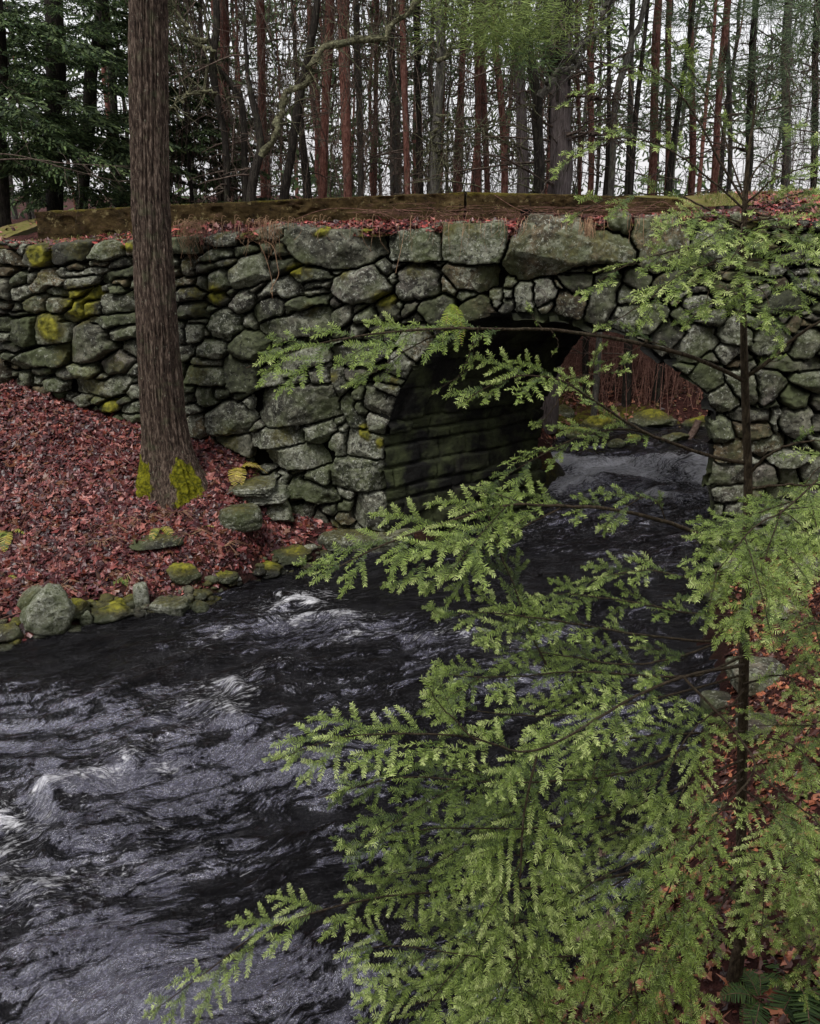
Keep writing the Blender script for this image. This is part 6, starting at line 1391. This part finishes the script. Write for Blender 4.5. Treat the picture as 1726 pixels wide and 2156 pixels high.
RK = [ # x, y (foot centre), w,h in picture units, moss, lichen, tint, label
 (100, 1318, 118, 105, .1, .68, (1.9, 2.1, 1.6), 'large rock crusted with pale green lichen at the water edge'),
 (236, 1300, 95, 58, .95, .0, (1, 1, .9), 'low rock capped with bright yellow-green moss at the water edge'),
 (70, 1285, 80, 60, .0, .2, (2.2, 1.7, 1.5), 'smooth pinkish stone behind the lichen-crusted rock'),
 (298, 1275, 34, 64, .25, .9, (1.6, 1.6, 1.6), 'upright slab splashed white at the water edge'),
 (358, 1282, 74, 34, .6, .7, (1.2, 1.3, 1.1), 'slanting pale-topped stone right of the upright white slab'),
 (182, 1318, 34, 40, .2, .7, (1.6, 1.6, 1.6), 'small grey stone wedged between lichen rock and moss rock'),
 (150, 1295, 70, 50, .8, -.2, (1, .9, .7), 'mossy brown stone behind the wedged grey stone'),
 (12, 1345, 60, 60, .6, 0, (1, .9, .8), 'brown mossy stone cut by the left picture edge'),
 (383, 1222, 70, 60, .85, -.2, (.8, .8, .7), 'mossy lump below the undercut slab on the bank'),
 (565, 1208, 64, 42, .95, -.3, (.8, .9, .6), 'long green mossy stone dipping into the water'),
 (468, 1220, 58, 34, .9, -.3, (.8, .9, .6), 'small mossy stone at the waterline below the two stacked blocks'),
 (500, 1222, 20, 12, .0, 1.5, (2.6, 2.6, 2.6), 'tiny white pebble at the waterline'),
 (620, 1178, 90, 46, .75, -.2, (.8, .8, .6), 'dark mossy rock in the corner before the bridge foot'),
 (420, 1290, 46, 30, .5, 0, (.7, .8, .7), 'half-sunk dark stone off the bank tip'),
 (503, 1100, 84, 60, .55, .2, (.8, .85, .65), 'square greenish block left of the rounded split stone'),
 (590, 1096, 70, 62, .45, .3, (1.1, 1.15, .9), 'rounded split stone just right of the square greenish one'),
 (510, 1030, 128, 26, .6, .4, (.9, .9, .8), 'upper thin mossy slab lying above the square block'),
 (545, 1048, 136, 26, .2, .5, (.9, .9, .9), 'lower thin slab resting on the square block'),
 (325, 1145, 110, 30, .55, -.1, (.6, .6, .5), 'flat undercut slab jutting from the leafy bank below the shaggy trunk'),
 (765, 1138, 200, 50, .55, .2, (.8, .8, .6), 'long mossy slab at the foot of the bridge corner'),
 (1645, 1305, 66, 60, .0, .2, (3.0, 1.9, 1.3), 'tan boulder on the right bank behind the sapling'),
 (1600, 1440, 130, 46, .0, .1, (1.5, 1.35, 1.35), 'broad pale flat rock on the right bank'),
 (1600, 1545, 90, 34, .0, .0, (1.6, 1.3, 1.3), 'pinkish pale rock beneath the broad flat rock'),
 (1510, 1490, 70, 30, .1, -.1, (.9, .8, .8), 'low grey rock at the right shore beside the broad flat rock'),
 (1500, 1260, 70, 60, .8, 0, (.8, .9, .6), 'mossy stone at the foot of the right arch pier'),
 (1560, 1215, 90, 50, .3, .2, (1.2, 1.0, .9), 'brown stone leaning on the right arch pier'),
 (1700, 1215, 80, 50, .2, .2, (1.3, 1.0, .9), 'brown rock by the wall at the right picture edge'),
 (1455, 1150, 40, 30, .2, .0, (.5, .5, .5), 'dark wet stone poking from the stream by the right pier'),
]
for i, (x, y, w_, h_, mo, li, ti, lb) in enumerate(RK):
    p = gpt(x, y); Y = p[1]; k = np.linalg.norm(p-CAM)/F*.84; ti = tuple(c*.72 for c in ti); W_ = w_*k; Hh_ = h_*k
    sk = .16 if mo > .5 else 0.; rock('slab' if 'slab' in lb and h_ < 60 else ('pebble' if 'pebble' in lb else 'rock'), lb, (p[0], Y+W_*.1, p[2]+Hh_*(.30-sk)), (W_*(1.05+sk*1.2), W_*.9, Hh_*(1.15-sk)), (rng.uniform(-.4, .4) if w_ < 100 else .05), mo, li, ti, i*7+3, cat='slab' if 'slab' in lb else 'rock', box=.8 if ('slab' in lb or 'block' in lb or 'flat' in lb) and 'moss rock' not in lb and 'below the' not in lb else 0.)
# small cobbles and gravel along the left waterline
rr = np.random.default_rng(515); B = Batch(); n, m_ = 9, 12; th = np.linspace(0, np.pi, n)[:, None]; ph = np.arange(m_)/m_*2*np.pi
dd_ = np.stack([np.sin(th)*np.cos(ph), np.sin(th)*np.sin(ph), np.cos(th)+0*ph], -1)
X = rr.uniform(-6.5, -.3, 9000); Yq = rr.uniform(6.6, 10.4, 9000); Zq = gz(X, Yq); kk = np.where((Zq > -.06) & (Zq < .16) & (offw(X, Yq) < -.1))[0][:520]
for k in kk:
    s_ = rr.uniform(.015, .06)*rr.uniform(.5, 1.6); rad = 1+.25*vn(dd_[..., 0]*1.7+k, dd_[..., 1]*1.7, dd_[..., 2]*1.7)
    V = dd_*rad[..., None]*s_*np.array([rr.uniform(.8, 1.5), rr.uniform(.8, 1.3), rr.uniform(.45, .8)])+[X[k], Yq[k], Zq[k]+.01]
    t = rr.uniform(.5, 1.6); B.add(V, gridf(n, m_, True), tint=np.array([t, t*.95, t*.85]), lich=rr.uniform(-.6, .3), moss=rr.uniform(-.2, .75))
o = B.build('shore_gravel', MAT['stone']); o['kind'] = 'stuff'
# stones beyond the arch
for i, (x, y, w_, h_, mo, li, lb) in enumerate([(1215, 905, 60, 40, .9, 0, 'mossy stone on the far bank at the left of the arch view'), (1258, 890, 70, 46, .95, 0, 'big mossy boulder beyond the arch'), (1300, 925, 40, 22, .5, .3, 'flat stone at the far waterline beyond the arch'),
        (1375, 875, 90, 40, .8, 0, 'round mossy boulder in the middle of the arch view'), (1335, 915, 34, 20, .9, 0, 'small mossy stone low on the far shore'), (1420, 912, 60, 26, .6, .2, 'dark stone at the right of the far shore'), (1465, 885, 50, 40, .9, 0, 'mossy block beside the right edge of the arch view'), (1190, 870, 44, 60, .6, .3, 'tall lichened stone by the far end of the barrel')]):
    p = atZ(float(x), float(y+8), .25) ; k = np.linalg.norm(p-CAM)/F
    rock('rock', lb, (p[0], p[1], .22), (w_*k, w_*k*.7, h_*k), 0, mo, li, (1, 1, .8), 300+i)
# foot stones of the arch, left corner base block
def curve_strip(B, P, w0, col): pass
# moss cushions in the wall are part of it; ferns
def fern(label, c, n, L, cols, seed, tilt=.5, dirs=None):
    rr = np.random.default_rng(seed); root = thing('fern', label, 'fern', c); B = Batch(); Bs = Batch()
    for k in range(n):
        a = (dirs[k % len(dirs)] if dirs else rr.uniform(0, 6.28))+rr.normal(0, .15); l = L*rr.uniform(.7, 1.1); t = np.linspace(0, 1, 26)
        ax = np.array([math.cos(a), math.sin(a), tilt*rr.uniform(.6, 1.3)]); P = np.array(c)+np.outer(t*l, ax)-np.outer(.9*l*t**2, [0, 0, 1.]); Bs.tube(P[::3], .0025, 3)
        tn = unit(np.gradient(P, axis=0)); sd = unit(np.cross(tn, [0, 0, 1.]))
        for s_ in (-1, 1):
            ll = l*.27*np.sin(np.pi*np.clip(t*.93+.09, 0, 1))**.8; T_ = unit(sd*s_+tn*.45+rr.normal(0, .08, (26, 3))); W_ = unit(np.cross(T_, unit(np.cross(sd, tn)+rr.normal(0, .15, (26, 3)))))
            quads(B, P, T_, W_, ll, l*.030, np.array(cols)[rr.integers(0, len(cols), 26)]*rr.uniform(.7, 1.3, (26, 1)))
    B.build('fronds', MAT['grass'], root, smooth=False); Bs.build('stalks', MAT['twig_red'], root)
YL = [(.42, .34, .06), (.34, .30, .05), (.46, .36, .12)]; GL = [(.10, .17, .04), (.16, .22, .05), (.22, .27, .06)]
fern('yellowed fern on the leaves between the shaggy trunk and the wall', gpt(500, 985), 7, .36, YL, 1)
fern('small green fern hanging beside the yellowed fern', gpt(545, 990), 4, .28, GL, 2)
fern('small yellow-green fern below the square block', gpt(428, 1108), 5, .22, GL+YL, 3)
fern('striped fern just below the shaggy trunk', gpt(335, 1112), 4, .26, YL+GL, 4)
fern('pale fern among leaves at the left picture edge, upper one', gpt(20, 1120), 6, .34, GL+YL, 5)
fern('pale fern among leaves at the left picture edge, lower one', gpt(25, 1205), 6, .30, YL+GL, 6)
fern('dark green fern tuft in the bottom right corner', gpt(1680, 2080), 12, .30, [(.03, .06, .015), (.05, .09, .02)], 7, .9)
fern('low fern beside the corner tuft', gpt(1600, 2110), 8, .20, [(.04, .08, .02), (.06, .1, .02)], 8, .9)
fern('faint green fern high on the leafy slope', gpt(250, 1215), 4, .2, GL, 9)
pw = onwall(951., 640., -.12); fern('bright hanging fern growing out of the wall above the arch', pw, 5, .30, [(.22, .27, .03), (.14, .20, .03)], 10, -.6, [-1.9, -1.2, -1.6])
# hanging roots and dry grass on the ledge
def strands(name, label, cat, foots, lens, mat, rr, r=.003, drop=True, kind=None, spread=.12):
    B = Batch()
    for (x, y), L in zip(foots, lens):
        p = onwall(float(x), float(y), -.10); q = p+np.array([rr.normal(0, spread), -.03, 0])
        if drop: P = [p+NC*-.12+[0, 0, .03], p+[0, 0, .04], p+NC*.05+[rr.normal(0, .02), 0, -L*.5], p+NC*.03+[rr.normal(0, .05), 0, -L]]
        else: P = [p-NC*.15, p-NC*.15+[rr.normal(0, .1), -.02, L*.5], p-NC*.1+[rr.normal(0, .35), -.05, L*.6]]
        B.tube(resample(P, 8), np.linspace(r, r*.4, 8), 3)
    o = B.build(name, mat, None)
    if label: tag(o, label, cat)
    if kind: o['kind'] = kind
    return o
m = M('dry_straw', .8, .2); m.col(m.ramp(m.noise(m.pos(), 9, 3), [(.35, (.20, .10, .06)), (.65, (.42, .28, .17))])); MAT['straw'] = m.m
rr = np.random.default_rng(88)
f = [(rr.normal(400, 20), 478+rr.normal(0, 5)) for _ in range(60)]+[(rr.normal(565, 22), 476+rr.normal(0, 5)) for _ in range(45)]+[(rr.normal(1238, 7), 478+rr.normal(0, 6)) for _ in range(46)]+[(rr.uniform(360, 1440), 470+rr.normal(0, 7)) for _ in range(120)]
strands('dry_grass', '', '', f, [abs(rr.normal(.17, .10))+.03 for _ in f], MAT['straw'], rr, kind='stuff')
f = [(rr.uniform(780, 1440), 462+rr.normal(0, 6)) for _ in range(150)]
strands('pine_straw', '', '', f, [rr.uniform(.05, .22) for _ in f], MAT['twig_red'], rr, drop=False, kind='stuff')
def vine(label, pts, off, r=.004, mat='straw'):
    P = onwall(np.array([p[0] for p in pts], float), np.array([p[1] for p in pts], float), off); B = Batch(); B.tube(resample(P, 30), r, 4); tag(B.build('hanging_root', MAT[mat]), label, 'root')
vine('pale root looping down over the round boulder left of the big capstone', [(553, 505), (575, 520), (584, 560), (586, 580), (570, 610), (574, 622)], -.13)
vine('pale root hanging straight beside the looping one', [(545, 510), (560, 545), (572, 590), (573, 628)], -.14, .003)
vine('thin root hanging down the wide flat-topped stone right of the great lichened capstone', [(852, 478), (845, 520), (836, 560), (833, 575)], -.14, .003)
vine('bramble arching across the face of the parapet left of its crack', [(600, 470), (690, 440), (790, 445), (850, 470)], .46, .003, 'twig_red')
vine('long bramble sagging over the parapet right of its crack', [(1040, 410), (1090, 440), (1150, 455), (1250, 440), (1330, 415)], .44, .003, 'twig_red')
vine('bramble crossing the right end of the parapet', [(1230, 412), (1275, 438), (1335, 450), (1390, 425), (1420, 440)], .44, .003, 'twig_red')
# grass on the road edges
rr = np.random.default_rng(99); n = 9000; u = np.concatenate([rr.uniform(1.7, 4.8, n), rr.uniform(-6.8, -4.4, n//2)]); of_ = rr.uniform(.1, 2.5, len(u)); k = ~((of_ > .45) & (of_ < .85) & (u < 2.95) & (u > -4.75)); u, of_ = u[k], of_[k]
P = wp(u, ledge_z(u, of_), of_); n = len(P); B = Batch(); T_ = unit(rr.normal(0, .5, (n, 3))+[0, 0, 1.]); W_ = unit(np.cross(T_, rr.normal(size=(n, 3))))
quads(B, P, T_, W_, rr.uniform(.02, .07, n), .006, np.array([(.16, .18, .04), (.25, .24, .07), (.32, .24, .12), (.10, .13, .03)])[rr.integers(0, 4, n)]); o = B.build('roadside_grass', MAT['grass'], None, smooth=False); o['kind'] = 'stuff'
# dry grass tufts on the left bank
rr = np.random.default_rng(98); B = Batch()
for cx2, cy2_ in [(230, 1110), (215, 1140), (300, 1095), (375, 1080), (260, 1210), (120, 1240), (400, 1125), (470, 1150)]:
    p = gpt(cx2, cy2_)
    for k in range(26):
        a = rr.uniform(0, 6.28); L = rr.uniform(.12, .34); d = np.array([math.cos(a), math.sin(a)-.3, .5]); B.tube(np.array([p, p+d*L*.5, p+d*L-[0, 0, L*.45]]), [.0028, .002, .001], 3)
o = B.build('bank_grass', MAT['straw'], None); o['kind'] = 'stuff'
# twigs lying on the leaves
B = Batch()
for k in range(70):
    x = rr.uniform(-6, -.8); y = rr.uniform(7.6, 10.6)
    if offw(x, y) > -.1 or gz(x, y) < .1: continue
    a = rr.uniform(0, 6.28); L = rr.uniform(.15, .6); p = np.array([x, y, float(gz(x, y))+.035]); q = np.array([x+math.cos(a)*L, y+math.sin(a)*L, 0]); q[2] = float(gz(q[0], q[1]))+.05
    B.tube(resample([p, (p+q)/2+rr.normal(0, .02, 3), q], 6), np.linspace(.006, .002, 6), 4)
o = B.build('fallen_twigs', MAT['twig_red'], None); o['kind'] = 'stuff'
# drift log, broken stump
p0 = gpt(1130, 2070); p1 = gpt(1265, 1975); p0[2] += .05; p1[2] += .08
lg = thing('drift_log', 'bleached broken log lying at the near shore under the hemlock sprays', 'log', (p0+p1)/2); B = Batch(); ax = p1-p0
B.tube(resample([p0-ax*.25, p0, (p0+p1)/2+[0, .01, .01], p1, p1+ax*.2], 24), np.r_[.02, np.linspace(.045, .052, 22), .012], 12, rough=.25); B.build('log_body', MAT['wood'], lg)
B = Batch(); B.tube(resample([p1, p1+[.05, .03, .12], p1+[.12, .02, .2]], 8), np.linspace(.018, .006, 8), 6); B.build('branch_stub', MAT['wood'], lg)
p = gpt(1270, 1870); st_ = thing('broken_stump', 'splintered grey-brown stump standing in the shallows behind the hemlock sprays', 'stump', p)
B = Batch(); B.tube(resample([p-[0, 0, .1], p+[0, 0, .1], p+[-.02, 0, .22], p+[-.03, 0, .34]], 20), np.r_[np.linspace(.09, .045, 16), .04, .03, .02, .008], 14, rough=.35); B.build('stump_body', MAT['wood'], st_)
B = Batch()
for k in range(7): a = k*.9; B.tube(np.array([p+[-.03, 0, .24], p+[-.03+.03*math.cos(a), .03*math.sin(a), .34+.03*math.sin(a*3)]]), [.012, .002], 4)
B.build('splinters', MAT['wood'], st_)
P = atY(np.array([1450., 1462, 1470]), np.array([925., 905, 885]), 14.8); B = Batch(); B.tube(resample(P, 8), .06, 8, rough=.3); tag(B.build('dead_stub', MAT['wood']), 'pale dead wood leaning among the far bank stones at the right of the arch view', 'log')
# thin bare branches coming in from the left in front of the wood
def bare(label, pts, Y, r0, nt, seed):
    rr = np.random.default_rng(seed); P = resample(atY(np.array([p[0] for p in pts], float), np.array([p[1] for p in pts], float), Y), 26); root = thing('bare_branch', label, 'branch', P[0]); B = Batch(); B.tube(P, np.linspace(r0, r0*.2, 26), 5); B.build('stem', MAT['dead_twig'], root)
    B = Batch(); twigs(B, P, .0025, nt, .4, rr, .05); B.build('side_twigs', MAT['dead_twig'], root, smooth=False)
bare('thin bare branch crossing from the left edge toward the shaggy trunk, upper one', [(-40, 338), (60, 335), (150, 345), (270, 350)], 8.5, .008, 14, 1)
bare('thin bare branch crossing from the left edge toward the shaggy trunk, lower one', [(-40, 322), (40, 328), (130, 352), (230, 378), (275, 384)], 8.3, .007, 12, 2)
# ---------------------------------------------------------------- light, sky, camera
w = D.worlds.new('World'); S.world = w; w.use_nodes = True; nt = w.node_tree; bg = nt.nodes['Background']
sky = nt.nodes.new('ShaderNodeTexSky'); sky.sky_type = 'NISHITA'; sky.sun_disc = False
SE, SR = math.radians(60), math.radians(-150)
sky.sun_elevation = SE; sky.sun_rotation = SR; sky.dust_density = 3.0; sky.air_density = 1.0
hs = nt.nodes.new('ShaderNodeHueSaturation'); hs.inputs['Saturation'].default_value = .28; nt.links.new(sky.outputs[0], hs.inputs['Color'])
mx = nt.nodes.new('ShaderNodeMix'); mx.data_type = 'RGBA'; mx.inputs[0].default_value = .62; nt.links.new(hs.outputs[0], mx.inputs[6]); mx.inputs[7].default_value = (5.4, 5.3, 5.45, 1)
nt.links.new(mx.outputs[2], bg.inputs[0]); bg.inputs[1].default_value = .125
sl_ = D.lights.new('sun', 'SUN'); sl_.energy = 1.5; sl_.angle = math.radians(18); sl_.color = (1, .97, .93)
so = D.objects.new('sun', sl_); COL.objects.link(so)
# sky texture: rotation 0 = +Y, clockwise seen from above
d = Vector((math.sin(SR)*math.cos(SE), math.cos(SR)*math.cos(SE), math.sin(SE)))
so.rotation_euler = d.to_track_quat('Z', 'Y').to_euler(); so.location = (0, -5, 20)
cam = D.cameras.new('camera'); co = D.objects.new('camera', cam); COL.objects.link(co); S.camera = co
co.location = (0, 0, H); co.rotation_euler = (math.pi/2-TH, 0, 0)
cam.sensor_fit = 'VERTICAL'; cam.sensor_height = 24; cam.lens = 24*F/2156; cam.clip_start = .05; cam.clip_end = 500
S.view_settings.view_transform = 'Standard'; S.view_settings.look = 'None'; S.view_settings.exposure = 0.88; S.view_settings.gamma = 1
S.render.engine = 'CYCLES'
for o in D.objects:
    if '_org' in o: del o['_org']
